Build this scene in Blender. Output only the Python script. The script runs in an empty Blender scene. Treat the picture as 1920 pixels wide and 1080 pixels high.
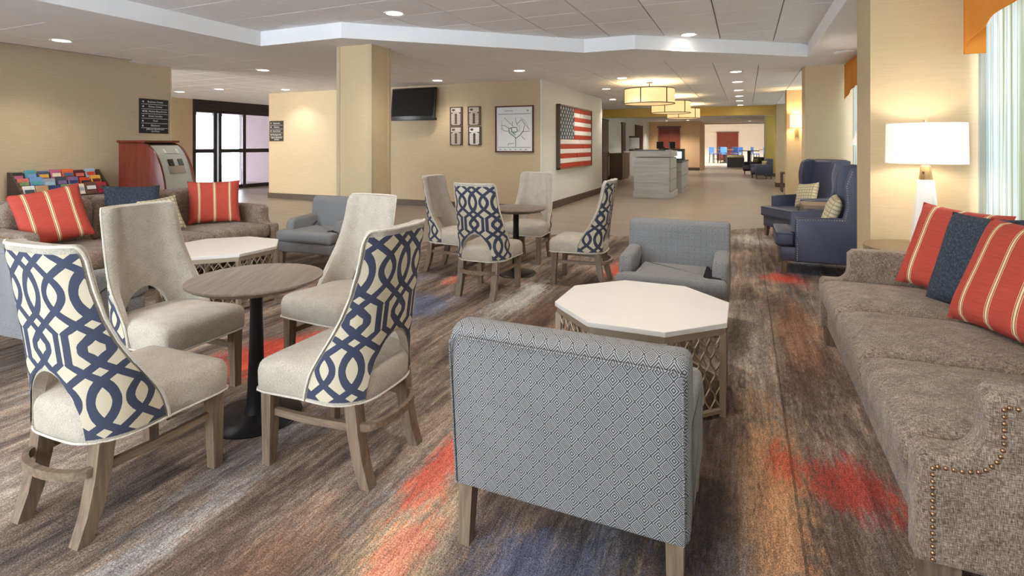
import bpy, bmesh, math, random
from mathutils import Vector, Matrix, geometry
random.seed(7)
PI = math.pi
scene = bpy.context.scene
COL = scene.collection
D2R = PI / 180

# ------------------------------------------------------------------ camera
TH = math.atan(438 / 1000)
cam_d = bpy.data.cameras.new('camera'); cam = bpy.data.objects.new('camera', cam_d); COL.objects.link(cam)
cam.location = (0, 0, 1.44); cam.rotation_euler = (PI / 2, 0, TH)
cam_d.sensor_width = 36; cam_d.lens = 36 * 1000 / 1920; cam_d.shift_y = -268 / 1920; cam_d.clip_end = 200
scene.camera = cam

# ------------------------------------------------------------------ world, exposure
world = bpy.data.worlds.new('world'); scene.world = world; world.use_nodes = True
bg = world.node_tree.nodes['Background']
bg.inputs[0].default_value = (0.94, 0.97, 1.0, 1); bg.inputs[1].default_value = 12.5
vs = scene.view_settings
vs.view_transform = 'Standard'; vs.look = 'None'; vs.gamma = 1; vs.use_curve_mapping = False
vs.exposure = 1.0
CAN_W = 58.0          # recessed downlights
WARM = (1.0, 0.92, 0.82)

# ------------------------------------------------------------------ node helpers
def lin(h):
    h = h.lstrip('#'); c = [int(h[i:i+2], 16) / 255 for i in (0, 2, 4)]
    return tuple([x / 12.92 if x <= .04045 else ((x + .055) / 1.055) ** 2.4 for x in c] + [1.0])

class G:
    def __init__(s, name, rough=.6, metal=0.):
        s.m = bpy.data.materials.new(name); s.m.use_nodes = True
        s.t = s.m.node_tree; s.p = s.t.nodes['Principled BSDF']
        s.p.inputs['Roughness'].default_value = rough; s.p.inputs['Metallic'].default_value = metal
    def put(s, sock, v):
        if isinstance(v, bpy.types.NodeSocket): s.t.links.new(v, sock)
        else: sock.default_value = v
    def nd(s, typ, props=None, **inp):
        n = s.t.nodes.new(typ)
        for k, v in (props or {}).items(): setattr(n, k, v)
        for k, v in inp.items():
            key = int(k[1:]) if k[0] == 'i' and k[1:].isdigit() else k.replace('_', ' ')
            s.put(n.inputs[key], v)
        return n
    def ma(s, op, a, b=0., c=0., clamp=False):
        n = s.nd('ShaderNodeMath', {'operation': op, 'use_clamp': clamp}, i0=a, i1=b, i2=c); return n.outputs[0]
    def mix(s, f, a, b, blend='MIX'):
        n = s.t.nodes.new('ShaderNodeMix'); n.data_type = 'RGBA'; n.blend_type = blend
        s.put(n.inputs[0], f); s.put(n.inputs[6], a); s.put(n.inputs[7], b); return n.outputs[2]
    def uv(s, sx=1, sy=1, rot=0):
        t = s.nd('ShaderNodeTexCoord'); mp = s.nd('ShaderNodeMapping', Vector=t.outputs['UV'])
        mp.inputs['Scale'].default_value = (sx, sy, 1); mp.inputs['Rotation'].default_value = (0, 0, rot); return mp.outputs[0]
    def ob(s, sx=1, sy=1, sz=1):
        t = s.nd('ShaderNodeTexCoord'); mp = s.nd('ShaderNodeMapping', Vector=t.outputs['Object'])
        mp.inputs['Scale'].default_value = (sx, sy, sz); return mp.outputs[0]
    def noise(s, vec, scale=1., detail=2., rough=.5, dist=0.):
        n = s.nd('ShaderNodeTexNoise', Vector=vec, Scale=scale, Detail=detail, Roughness=rough, Distortion=dist); return n.outputs[0]
    def xyz(s, vec):
        n = s.nd('ShaderNodeSeparateXYZ', Vector=vec); return n.outputs
    def ramp(s, f, stops, interp='LINEAR'):
        n = s.t.nodes.new('ShaderNodeValToRGB'); n.color_ramp.interpolation = interp
        e = n.color_ramp.elements
        while len(e) > 1: e.remove(e[-1])
        for i, (p, c) in enumerate(stops):
            q = e[0] if i == 0 else e.new(p)
            q.position = p; q.color = lin(c) if isinstance(c, str) else c
        s.put(n.inputs[0], f); return n.outputs[0]
    def col(s, v): s.put(s.p.inputs['Base Color'], v); return s
    def bump(s, h, strength=.3, dist=.004):
        n = s.nd('ShaderNodeBump', Strength=strength, Distance=dist, Height=h); s.put(s.p.inputs['Normal'], n.outputs[0])

MAT = {}
def plain(name, c, rough=.5, metal=0., spec=None, var=.04, scale=3.):
    g = G(name, rough, metal); base = lin(c)
    n = g.noise(g.ob(), scale, 3)
    hi = tuple(min(1, x * (1 + var)) for x in base[:3]) + (1,); lo = tuple(x * (1 - var) for x in base[:3]) + (1,)
    g.col(g.ramp(n, [(.3, lo), (.7, hi)]))
    if spec is not None: g.p.inputs['Specular IOR Level'].default_value = spec
    MAT[name] = g.m; return g
def emis(name, c, strength, base=None):
    g = G(name, .6); g.col(lin(base or c)); g.p.inputs['Emission Color'].default_value = lin(c)
    g.p.inputs['Emission Strength'].default_value = strength; MAT[name] = g.m; return g

# --- paints and solids
def wallpaper(name, c1, c2):
    g = G(name, .75); v = g.ob()
    o = g.xyz(v); st = g.nd('ShaderNodeCombineXYZ', X=o[0], Y=o[1], Z=g.ma('MULTIPLY', o[2], 14.)).outputs[0]
    n = g.noise(st, 5., 4, .6); g.col(g.ramp(n, [(.32, c1), (.68, c2)])); g.bump(g.noise(st, 26., 2), .12, .002); MAT[name] = g.m
wallpaper('tan_wall', '#BDA787', '#C4AF8E')
wallpaper('warm_wall', '#C8AF89', '#CEB68F')
wallpaper('pale_wall', '#DADCD2', '#E0E2D9')
wallpaper('peach_wall', '#D8B287', '#E0BC92')
plain('white_paint', '#E4E2DE', .8, var=.02); plain('ceiling_white', '#EDEBE9', .85, var=.015); plain('tile_white', '#EFEDEB', .9, var=.02, scale=9)
plain('grid_grey', '#6E6A68', .8); plain('soffit_white', '#F0EEEC', .8, var=.01)
plain('yellow_paint', '#D9B660', .7); plain('base_brown', '#51402F', .5); plain('dark_bronze', '#2A2428', .45, .3)
plain('black_metal', '#17171A', .35, .4); plain('black_plastic', '#101012', .35); plain('grey_plastic', '#B4B8B4', .4); plain('dark_grey', '#4A4D4E', .5)
plain('screen_black', '#08080A', .18); plain('brass', '#B59A6E', .3, .9); plain('champagne', '#B3A48C', .38, .55)
plain('chrome', '#C8C8CC', .2, 1.0); plain('white_ceramic', '#EDEAE5', .25, var=.01); plain('table_white', '#DED8CF', .42, var=.025, scale=2.2)
plain('sign_black', '#1F1D22', .5); plain('sign_brown', '#2E241A', .5); plain('letter_white', '#E9E7E4', .6, var=0); plain('plaque_bronze', '#4A392C', .45)
plain('plaque_plate', '#BDB2A6', .4); plain('frame_wood', '#5A2F20', .5); plain('paper', '#F0F0EC', .7, var=.01); plain('ink_dark', '#3C4650', .8); plain('ink_teal', '#6F9498', .8); plain('ink_green', '#7C9683', .8)
plain('flag_red', '#B23A24', .6, var=.12, scale=12); plain('flag_white', '#E9E4DC', .6, var=.05, scale=12); plain('flag_blue', '#46596B', .6, var=.12, scale=12)
plain('nail_bronze', '#A87F5C', .25, .8); plain('pale_nail', '#C9BFAE', .3, .7); plain('navy_vinyl', '#45475A', .42, var=.06); plain('navy_seat', '#4B4F63', .45, var=.06)
plain('door_brown', '#7A3420', .45, var=.15, scale=2); plain('cabinet_brown', '#5B4A3E', .5, var=.1); plain('counter_dark', '#2B1F1B', .3)
plain('blue_seat', '#3E6FB5', .45); plain('black_leather', '#25231F', .4); plain('sage_seat', '#A79C70', .8); plain('plastic_white', '#E6E6E4', .4); plain('outside_ground', '#B9B5AE', .9); plain('pane_haze_pink', '#A58C90', .9)
plain('denim_thread', '#2D3E52', .9)
emis('screen_lit', '#DDEFF2', 1.6); emis('can_lens', '#FFF6E6', 9.0); emis('shade_glow', '#FFDE9C', .34, '#EBCF9C'); emis('sconce_glow', '#FFE3A8', .8, '#F2DDB2'); emis('lamp_glow', '#FFF4E4', .22, '#F3EEE6')

def glass(name, tint, mixf):
    g = G(name); t = g.t; o = t.nodes['Material Output']
    tr = g.nd('ShaderNodeBsdfTransparent', Color=lin(tint)); gl = g.nd('ShaderNodeBsdfGlossy', Roughness=.03)
    fr = g.nd('ShaderNodeFresnel', IOR=1.45)
    mx = g.nd('ShaderNodeMixShader', i0=g.ma('MULTIPLY', fr.outputs[0], mixf), i1=tr.outputs[0], i2=gl.outputs[0]); t.links.new(mx.outputs[0], o.inputs[0]); MAT[name] = g.m
glass('door_glass', '#EAF0F6', 1.0); glass('frame_glass', '#FEFEFE', .25)

def wood(name, c1, c2, c3, axis=2, scale=9., rough=.5):
    g = G(name, rough); s = [scale * 5] * 3; s[axis] = scale * .35
    v = g.ob(*s); n = g.noise(v, 1., 4, .65, .4); g.col(g.ramp(n, [(.25, c1), (.5, c2), (.75, c3)])); g.bump(n, .15, .002); MAT[name] = g.m
wood('leg_wood', '#554537', '#77644F', '#927C65'); wood('leg_wood_h', '#554537', '#77644F', '#927C65', 1)
wood('top_wood', '#66594E', '#7F7063', '#958677', 1, 7., .42); wood('end_wood', '#6E5B48', '#8A745C', '#A08A70', 0, 5.)
wood('cherry', '#521E12', '#6B2A19', '#7E381F', 2, 4., .28); wood('grey_panel', '#8D8B82', '#A2A199', '#B3B2AC', 0, 2.5, .4); wood('dark_rack', '#33261F', '#43332A', '#544236', 0, 5.)

# --- fabrics (UV in metres)
def tweed(name, dark, mid, light, k=1.):
    g = G(name, .95); a = g.noise(g.uv(620 * k, 55 * k), 1., 2, .6); b = g.noise(g.uv(70 * k, 560 * k), 1., 2, .6); c = g.noise(g.uv(14, 11), 1., 3)
    s = g.ma('ADD', g.ma('MULTIPLY', a, .5), g.ma('MULTIPLY', b, .5)); s2 = g.ma('ADD', s, g.ma('MULTIPLY', g.ma('SUBTRACT', c, .5), .16))
    g.col(g.ramp(s2, [(.36, dark), (.5, mid), (.66, light)])); g.bump(s, .6, .006); g.p.inputs['Sheen Weight'].default_value = .15; MAT[name] = g.m
tweed('sofa_fabric', '#382B21', '#836E5C', '#C9B49D', .8); 
tweed('linen', '#8A7F6E', '#B5AA98', '#D4CBBB', 1.5)
tweed('linen_edge', '#A99F8D', '#CFC7B6', '#E6DFD1', 1.5)
def diamond(name, dark, mid, light):
    g = G(name, .92); o = g.xyz(g.uv(1, 1)); per = .046
    fx = g.ma('PINGPONG', g.ma('DIVIDE', o[0], per), .5); fy = g.ma('PINGPONG', g.ma('DIVIDE', o[1], per * 1.18), .5)
    d1 = g.ma('ADD', fx, fy)                                     # 0..1
    d = g.ma('MINIMUM', d1, g.ma('MULTIPLY', g.ma('SUBTRACT', 1., d1), 1.55))
    r = g.ma('SINE', g.ma('MULTIPLY', d, 34.)); rr = g.ma('MULTIPLY_ADD', r, .5, .5)
    n = g.noise(g.uv(900, 900), 1., 2); big = g.noise(g.uv(6, 6), 1., 2)
    f = g.ma('ADD', g.ma('MULTIPLY', rr, .78), g.ma('ADD', g.ma('MULTIPLY', n, .42), g.ma('MULTIPLY', g.ma('SUBTRACT', big, .5), .12)))
    g.col(g.ramp(f, [(.25, dark), (.55, mid), (.9, light)])); g.bump(f, .35, .003); g.p.inputs['Sheen Weight'].default_value = .1; MAT[name] = g.m
diamond('diamond_fabric', '#282728', '#676566', '#A3A09D')
def denim(name, dark, mid, light):
    g = G(name, .95); a = g.noise(g.uv(420, 45, .5), 1., 3, .7); b = g.noise(g.uv(60, 60), 1., 3)
    f = g.ma('ADD', g.ma('MULTIPLY', a, .7), g.ma('MULTIPLY', b, .3)); g.col(g.ramp(f, [(.35, dark), (.52, mid), (.72, light)])); g.bump(f, .4, .004); MAT[name] = g.m
denim('denim', '#1B2027', '#343D49', '#79828D')
def striped(name):
    g = G(name, .9); o = g.xyz(g.uv()); per = .165
    d = g.ma('PINGPONG', g.ma('ADD', o[0], per * 1.), per / 2)
    red = g.ramp(g.noise(g.uv(8, 260), 1., 3), [(.3, '#AE3F33'), (.7, '#C9513F')])
    cr = '#EAD7A8'; w = (1, 1, 1, 1); k = (0, 0, 0, 1)
    m = g.ramp(g.ma('MULTIPLY', d, 20.), [(0, w), (.11, w), (.115, k), (.22, k), (.225, w), (.28, w), (.285, k)], 'CONSTANT')
    dk = g.ramp(g.ma('MULTIPLY', d, 20.), [(0, k), (.115, w), (.16, k)], 'CONSTANT')
    c = g.mix(dk, red, lin('#6E3527')); g.col(g.mix(m, c, lin(cr))); g.bump(g.noise(g.uv(500, 500), 1., 1), .3, .003); MAT[name] = g.m
striped('stripe_red')
def checkpillow(name):
    g = G(name, .9); o = g.xyz(g.uv()); a = g.ma('PINGPONG', g.ma('MULTIPLY', o[0], 42.), 1.); b = g.ma('PINGPONG', g.ma('MULTIPLY', o[1], 42.), 1.)
    f = g.ma('MAXIMUM', a, b); g.col(g.ramp(f, [(.5, '#D8C9A2'), (.8, '#B7AB86'), (.95, '#8E8B7C')])); MAT[name] = g.m
checkpillow('check_cream')

def fcurve(g, x, pts):
    n = g.t.nodes.new('ShaderNodeFloatCurve'); c = n.mapping.curves[0]
    n.mapping.use_clip = False
    while len(c.points) > 2: c.points.remove(c.points[-1])
    for i, (px, py) in enumerate(pts):
        if i < 2: c.points[i].location = (px, py)
        else: c.points.new(px, py)
    for p in c.points: p.handle_type = 'VECTOR'
    n.mapping.update(); g.put(n.inputs['Value'], x); return n.outputs[0]
def trellis(name):
    P = .22; PV = .207
    g = G(name, .85); o = g.xyz(g.uv())
    fx = g.ma('PINGPONG', g.ma('DIVIDE', o[0], P), .5); fy = g.ma('PINGPONG', g.ma('DIVIDE', g.ma('ADD', o[1], -.70), PV), 1.)
    eye = lambda q: .165 * math.sin(PI / 2 * q) ** .85
    so = [(0, .41), (.28, .41)] + [(.60, 0)] + [(.60 + .40 * q, eye(q)) for q in (.2, .4, .6, .8, 1.)]
    si = [(0, .18), (.05, .18), (.27, 0), (.70, .5)] + [(.70 + .30 * q, .5 - eye(q)) for q in (.2, .4, .6, .8, 1.)]
    wo = [(0, .068), (.26, .068), (.30, .1), (.60, .1), (.72, .085), (.85, .068), (1., .062)]
    wi = [(0, .072), (.05, .074), (.1, .096), (.70, .096), (.80, .078), (1., .062)]
    a = g.ma('LESS_THAN', g.ma('ABSOLUTE', g.ma('SUBTRACT', fx, fcurve(g, fy, so))), fcurve(g, fy, wo))
    b = g.ma('LESS_THAN', g.ma('ABSOLUTE', g.ma('SUBTRACT', fx, fcurve(g, fy, si))), fcurve(g, fy, wi))
    n = g.noise(g.uv(700, 700), 1., 2)
    lt = g.ramp(n, [(.3, '#B3A68A'), (.7, '#CDC1A7')]); dk = g.ramp(n, [(.3, '#292D3F'), (.7, '#3F4357')])
    g.col(g.mix(g.ma('MAXIMUM', a, b), lt, dk)); g.bump(n, .2, .002); MAT[name] = g.m
trellis('trellis')
def curtain_mat(name):
    g = G(name, .9); o = g.xyz(g.ob()); n = g.noise(g.nd('ShaderNodeCombineXYZ', X=g.ma('MULTIPLY', o[1], 24.), Y=0., Z=g.ma('MULTIPLY', o[2], .05)).outputs[0], 1., 4, .8)
    c = g.ramp(n, [(.22, '#6E8070'), (.34, '#A9ABA0'), (.42, '#85875F'), (.5, '#C6C4BC'), (.57, '#8F9899'), (.66, '#CFCDC5'), (.8, '#7C8474')])
    t = g.t; df = g.nd('ShaderNodeBsdfDiffuse', Color=c); tl = g.nd('ShaderNodeBsdfTranslucent', Color=c); tp = g.nd('ShaderNodeBsdfTransparent', Color=(1, 1, 1, 1))
    m1 = g.nd('ShaderNodeMixShader', i0=.5, i1=df.outputs[0], i2=tl.outputs[0]); m2 = g.nd('ShaderNodeMixShader', i0=.16, i1=m1.outputs[0], i2=tp.outputs[0])
    t.links.new(m2.outputs[0], t.nodes['Material Output'].inputs[0]); MAT[name] = g.m
curtain_mat('sheer'); plain('valance_gold', '#D98A2B', .8, var=.06)

def lobby_floor():
    g = G('lobby_floor', .34); v = g.ob()
    b = g.nd('ShaderNodeTexBrick', {'offset': .37}, Vector=v, Scale=1., Mortar_Size=.004, Bias=0.)
    b.inputs['Color1'].default_value = lin('#978877'); b.inputs['Color2'].default_value = lin('#85776A'); b.inputs['Mortar'].default_value = lin('#7B6E62')
    b.inputs['Brick Width'].default_value = 1.2; b.inputs['Row Height'].default_value = .22
    n = g.noise(g.ob(1.2, 14, 1), 1.5, 4, .6); g.col(g.mix(.5, b.outputs[0], g.ramp(n, [(.3, '#77695C'), (.7, '#A39686')]), 'MIX')); MAT['lobby_floor'] = g.m
lobby_floor()

def carpet():
    g = G('carpet', 1.0); t = g.nd('ShaderNodeTexCoord').outputs['Object']
    def st(sx, sy, off=0):
        mp = g.nd('ShaderNodeMapping', Vector=t); mp.inputs['Scale'].default_value = (sx, sy, 1); mp.inputs['Location'].default_value = (off, off * .7, 0); return mp.outputs[0]
    a = g.noise(st(3.6, .6, 3.1), 1., 6, .7, .3)
    c = g.ramp(a, [(.24, '#352C29'), (.36, '#54443A'), (.44, '#6F5D50'), (.52, '#9A8672'), (.57, '#756659'), (.63, '#8F8C8A'), (.72, '#4C413C')])
    # streaks along the corridor direction
    s1 = g.noise(st(26, 1.1, 9.3), 1., 4, .65); c = g.mix(g.ma('MULTIPLY', s1, .55), c, g.ramp(s1, [(.35, '#40352F'), (.5, '#77675B'), (.62, '#A9978A')]))
    warp = g.noise(st(2.6, 1.8, 1.7), 1., 4, .7); fine = g.noise(st(46, 9, 5.), 1., 4, .75)
    o = g.xyz(t)
    def blob(c, x, y, rx, ry, colr, amt=.8):
        dx = g.ma('DIVIDE', g.ma('SUBTRACT', o[0], x), rx); dy = g.ma('DIVIDE', g.ma('SUBTRACT', o[1], y), ry)
        r = g.ma('SQRT', g.ma('ADD', g.ma('MULTIPLY', dx, dx), g.ma('MULTIPLY', dy, dy)))
        r = g.ma('ADD', r, g.ma('ADD', g.ma('MULTIPLY', g.ma('SUBTRACT', warp, .5), 2.4), g.ma('MULTIPLY', g.ma('SUBTRACT', fine, .5), 2.6)))
        m = g.nd('ShaderNodeMapRange', {'interpolation_type': 'SMOOTHSTEP'}, Value=r, i1=.35, i2=1.3, i3=amt, i4=0.).outputs[0]
        return g.mix(m, c, lin(colr))
    for b in [(.12, 2.35, .16, .95, '#C79C72', .95), (-.02, 4.6, .3, .8, '#ADA596', .8), (.35, 4.7, .18, 1.1, '#8E6145', .7), (.33, 3.5, .18, .6, '#47352C', .75), (-.2, 2.2, .25, .7, '#54423A', .7),
              (-1.95, 4.55, .16, .9, '#BDBBB6', .85), (-2.75, 4.0, .45, .5, '#5F6A85', .85), (-3.4, 4.6, .4, .6, '#8C8FA0', .6), (-1.55, 4.1, .2, .9, '#7E5B45', .8), (-1.25, 3.8, .16, .8, '#B49272', .8),
              (-1.45, 1.1, .3, .6, '#7A5A44', .8), (-1.75, 1.15, .12, .7, '#5A483E', .7), (-1.1, 1.35, .22, .5, '#B59A78', .75), (-1.95, .95, .09, .7, '#A5A29F', .85), (-2.3, 1.1, .14, .5, '#3F3A3B', .7),
              (-.6, 1.6, .35, .35, '#55617E', .7), (-.05, 1.75, .12, .3, '#8B8D92', .5), (-2.9, .9, .25, .6, '#A89A8A', .6),
              (.40, 2.66, .2, .24, '#B8402E', .85), (.16, 2.72, .07, .18, '#D06A4C', .8), (-1.24, 2.2, .09, .45, '#CF5C45', .85), (-1.12, 1.5, .1, .28, '#D8624A', .5), (-3.0, 2.75, .3, .45, '#D8553C', .95),
              (-1.3, 6.2, .18, .5, '#DC5F46', .9), (.42, 6.45, .22, .3, '#C94A36', .9), (-2.85, 5.0, .1, .3, '#D8795F', .7), (.7, 7.0, .35, .5, '#4F6488', .6), (-3.4, 3.6, .3, .3, '#C7745A', .5), (-.45, 7.6, .7, .7, '#8D7A68', .5), (.1, 8.9, .4, .5, '#A9A6A0', .7)]:
        c = blob(c, *b)
    sp = g.noise(st(210, 150), 1., 2, .6); sp2 = g.noise(st(90, 22, 2.), 1., 4, .75)
    c = g.mix(.95, c, g.ramp(sp, [(.3, (.16, .15, .14, 1)), (.5, (.5, .5, .5, 1)), (.72, (.86, .85, .84, 1))]), 'OVERLAY')
    c = g.mix(.8, c, g.ramp(sp2, [(.3, (.2, .19, .18, 1)), (.5, (.5, .5, .5, 1)), (.7, (.8, .8, .8, 1))]), 'OVERLAY')
    m1 = g.noise(st(1.5, .5, 6.6), 1., 4, .65, .2); c = g.mix(.7, c, g.ramp(m1, [(.34, (.12, .11, .11, 1)), (.5, (.42, .41, .40, 1)), (.64, (.78, .76, .74, 1))]), 'OVERLAY')
    m2 = g.noise(st(11, .9, 14.2), 1., 4, .7); c = g.mix(.45, c, g.ramp(m2, [(.36, (.15, .14, .14, 1)), (.5, (.5, .5, .5, 1)), (.62, (.85, .85, .86, 1))]), 'OVERLAY')
    seam = g.ma('LESS_THAN', g.ma('PINGPONG', g.ma('ADD', o[0], -.19), 1.83), .006)
    c = g.mix(g.ma('MULTIPLY', seam, .5), c, lin('#2A221E'))
    g.col(c); g.bump(g.ma('ADD', sp, sp2), .7, .008); MAT['carpet'] = g.m
carpet()

# ------------------------------------------------------------------ mesh helpers
def box(bm, c, s, bev=0., seg=2, rot=None):
    r = bmesh.ops.create_cube(bm, size=1.0); v = r['verts']
    M = Matrix.Translation(Vector(c)) @ (rot.to_4x4() if rot else Matrix.Identity(4)) @ Matrix.Diagonal((s[0], s[1], s[2], 1))
    bmesh.ops.transform(bm, matrix=M, verts=v)
    if bev > 0:
        e = list({e for q in v for e in q.link_edges})
        bmesh.ops.bevel(bm, geom=e, offset=min(bev, min(s) * .49), segments=seg, profile=.5, affect='EDGES')
    return bm
def bx(x0, x1, y0, y1, z0, z1, bev=0., seg=2, bm=None):
    return box(bm or bmesh.new(), ((x0+x1)/2, (y0+y1)/2, (z0+z1)/2), (x1-x0, y1-y0, z1-z0), bev, seg)
def loft(bm, rings, cap=True):
    vs_ = [[bm.verts.new(p) for p in r] for r in rings]; n = len(rings[0])
    for a, b in zip(vs_, vs_[1:]):
        for i in range(n): bm.faces.new((a[i], a[(i+1) % n], b[(i+1) % n], b[i]))
    if cap:
        bm.faces.new(list(reversed(vs_[0]))); bm.faces.new(vs_[-1])
    return bm
def lathe(bm, prof, n=28, c=(0, 0, 0)):
    rings = [[(c[0]+r*math.cos(2*PI*i/n), c[1]+r*math.sin(2*PI*i/n), c[2]+z) for i in range(n)] for r, z in prof]
    return loft(bm, rings)
def prism(bm, poly, axis, a, b, bev=0., seg=2):
    # poly of 2-D points; axis 'x': (y,z), 'y': (x,z), 'z': (x,y)
    f = {'x': lambda p, t: (t, p[0], p[1]), 'y': lambda p, t: (p[0], t, p[1]), 'z': lambda p, t: (p[0], p[1], t)}[axis]
    va = [bm.verts.new(f(p, a)) for p in poly]; vb = [bm.verts.new(f(p, b)) for p in poly]; n = len(poly)
    fs = [bm.faces.new(va), bm.faces.new(list(reversed(vb)))]
    for i in range(n): fs.append(bm.faces.new((va[i], vb[i], vb[(i+1) % n], va[(i+1) % n])))
    bmesh.ops.recalc_face_normals(bm, faces=fs)
    if bev > 0:
        e = list(set(fs[0].edges) | set(fs[1].edges)); bmesh.ops.bevel(bm, geom=e, offset=bev, segments=seg, profile=.5, affect='EDGES')
    return bm
def sweep(bm, pts, w, h=None, n=6, closed=False):
    # tube (h None) or rectangular bar (w sideways, h up) along pts
    P = [Vector(p) for p in pts]; rings = []
    for i, p in enumerate(P):
        if closed: d = P[(i+1) % len(P)] - P[i-1]
        else: d = P[min(i+1, len(P)-1)] - P[max(i-1, 0)]
        d.normalize(); up = Vector((0, 0, 1)) if abs(d.z) < .95 else Vector((0, 1, 0))
        s = d.cross(up).normalized(); u = s.cross(d).normalized()
        if h is None: rings.append([p + s*math.cos(2*PI*k/n)*w + u*math.sin(2*PI*k/n)*w for k in range(n)])
        else: rings.append([p + s*a*w/2 + u*b*h/2 for a, b in ((-1, -1), (1, -1), (1, 1), (-1, 1))])
    if closed:
        vv = [[bm.verts.new(q) for q in r] for r in rings]; m = len(rings[0])
        for i in range(len(vv)):
            a, b = vv[i], vv[(i+1) % len(vv)]
            for k in range(m): bm.faces.new((a[k], a[(k+1) % m], b[(k+1) % m], b[k]))
    else: loft(bm, rings)
    return bm
def leg(bm, top, bot, wt, wb, dt=None, db=None):
    dt = dt or wt; db = db or wb
    r = lambda p, w, d: [(p[0]+a*w/2, p[1]+b*d/2, p[2]) for a, b in ((-1, -1), (1, -1), (1, 1), (-1, 1))]
    v = loft(bm, [r(bot, wb, db), r(top, wt, dt)]); return v
def squad(bm, c, s, e1=.45, e2=.22, nu=14, nv=40):
    # superellipsoid cushion of half sizes s
    sp = lambda a, e: math.copysign(abs(a) ** e, a)
    rings = []
    for i in range(1, nu):
        eta = -PI/2 + PI*i/nu; ce, se = sp(math.cos(eta), e1), sp(math.sin(eta), e1)
        rings.append([(c[0]+s[0]*ce*sp(math.cos(2*PI*j/nv), e2), c[1]+s[1]*ce*sp(math.sin(2*PI*j/nv), e2), c[2]+s[2]*se) for j in range(nv)])
    return loft(bm, rings)
def octa(bm, c, r, n=6):
    bmesh.ops.create_icosphere(bm, subdivisions=1, radius=r, matrix=Matrix.Translation(Vector(c))); return bm

def boxuv(me):
    uvl = me.uv_layers.new(name='UVMap').data; co = [v.co for v in me.vertices]
    for p in me.polygons:
        n = p.normal; ax = max(range(3), key=lambda k: abs(n[k]))
        for li in p.loop_indices:
            q = co[me.loops[li].vertex_index]
            uvl[li].uv = (q.y, q.z) if ax == 0 else ((q.x, q.z) if ax == 1 else (q.x, q.y))
def to_obj(name, bm, mat, parent=None, smooth=None, uv='box', recalc=True):
    if recalc: bmesh.ops.recalc_face_normals(bm, faces=bm.faces)
    me = bpy.data.meshes.new(name); bm.to_mesh(me); bm.free()
    if uv == 'box': boxuv(me)
    me.materials.append(MAT[mat])
    if smooth is not None:
        me.polygons.foreach_set('use_smooth', [True] * len(me.polygons)); me.set_sharp_from_angle(angle=smooth * D2R)
    o = bpy.data.objects.new(name, me); COL.objects.link(o)
    if parent: o.parent = parent
    return o
def part(name, bm, mat, parent, smooth=None, **k): return to_obj(name, bm, mat, parent, smooth, **k)
def tag(o, label, cat, group=None):
    o['label'] = label; o['category'] = cat
    if group: o['group'] = group
    return o
def thing(name, label, cat, loc=(0, 0, 0), rz=0., group=None):
    o = bpy.data.objects.new(name, None); COL.objects.link(o); o.location = loc; o.rotation_euler = (0, 0, rz); o.empty_display_size = .1
    return tag(o, label, cat, group)
def struct(name, bm, mat, label=None, smooth=None, parent=None):
    o = to_obj(name, bm, mat, parent, smooth)
    if not parent: o['kind'] = 'structure'
    if label: o['label'] = label
    return o
def dup(root, loc, rz, label, group=None):
    r = root.copy(); COL.objects.link(r); r.location = loc; r.rotation_euler = (0, 0, rz); r['label'] = label
    if group: r['group'] = group
    for ch in root.children:
        c = ch.copy(); COL.objects.link(c); c.parent = r
        for gc in ch.children:
            d = gc.copy(); COL.objects.link(d); d.parent = c
    return r
def light(name, typ, loc, energy, color=(1, 1, 1), parent=None, **kw):
    l = bpy.data.lights.new(name, typ); l.energy = energy; l.color = color
    for k, v in kw.items(): setattr(l, k, v)
    o = bpy.data.objects.new(name, l); COL.objects.link(o); o.location = loc
    if parent: o.parent = parent
    return o
def text(body, size, mat, parent, loc, rot, name='lettering', align='CENTER', sx=1., ext=.0008):
    c = bpy.data.curves.new(name, 'FONT'); c.body = body; c.size = size; c.align_x = align; c.align_y = 'CENTER'; c.extrude = ext; c.resolution_u = 2
    tmp = bpy.data.objects.new('tmp', c); COL.objects.link(tmp)
    dg = bpy.context.evaluated_depsgraph_get(); me = bpy.data.meshes.new_from_object(tmp.evaluated_get(dg)); COL.objects.unlink(tmp); bpy.data.objects.remove(tmp)
    me.materials.clear(); me.materials.append(MAT[mat]); o = bpy.data.objects.new(name, me); COL.objects.link(o); o.parent = parent
    o.location = loc; o.rotation_euler = rot; o.scale = (sx, 1, 1); return o

# ================================================================== THE SETTING
CZ, TZ = 2.85, 3.05
LW, FW, RW, DW = -9.55, -4.0, 1.75, -15.5       # planes of the left wall, flag wall, window wall, entrance wall
TVY = 10.7
struct('floor', bx(-24, 4, -3, 56, -.06, -.004), 'lobby_floor', 'glossy taupe wood-look plank floor of the lobby')
cp = [(-7.3, -3), (RW, -3), (RW, 10.7), (.97, 10.75), (.15, 10.15), (-1.6, 8.5), (-2.5, 8.4), (-4.95, 6.2), (-7.3, 6.2)]
struct('floor_carpet', prism(bmesh.new(), cp, 'z', -.05, 0.), 'carpet', 'streaked brown, grey and orange lounge carpet')

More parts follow.
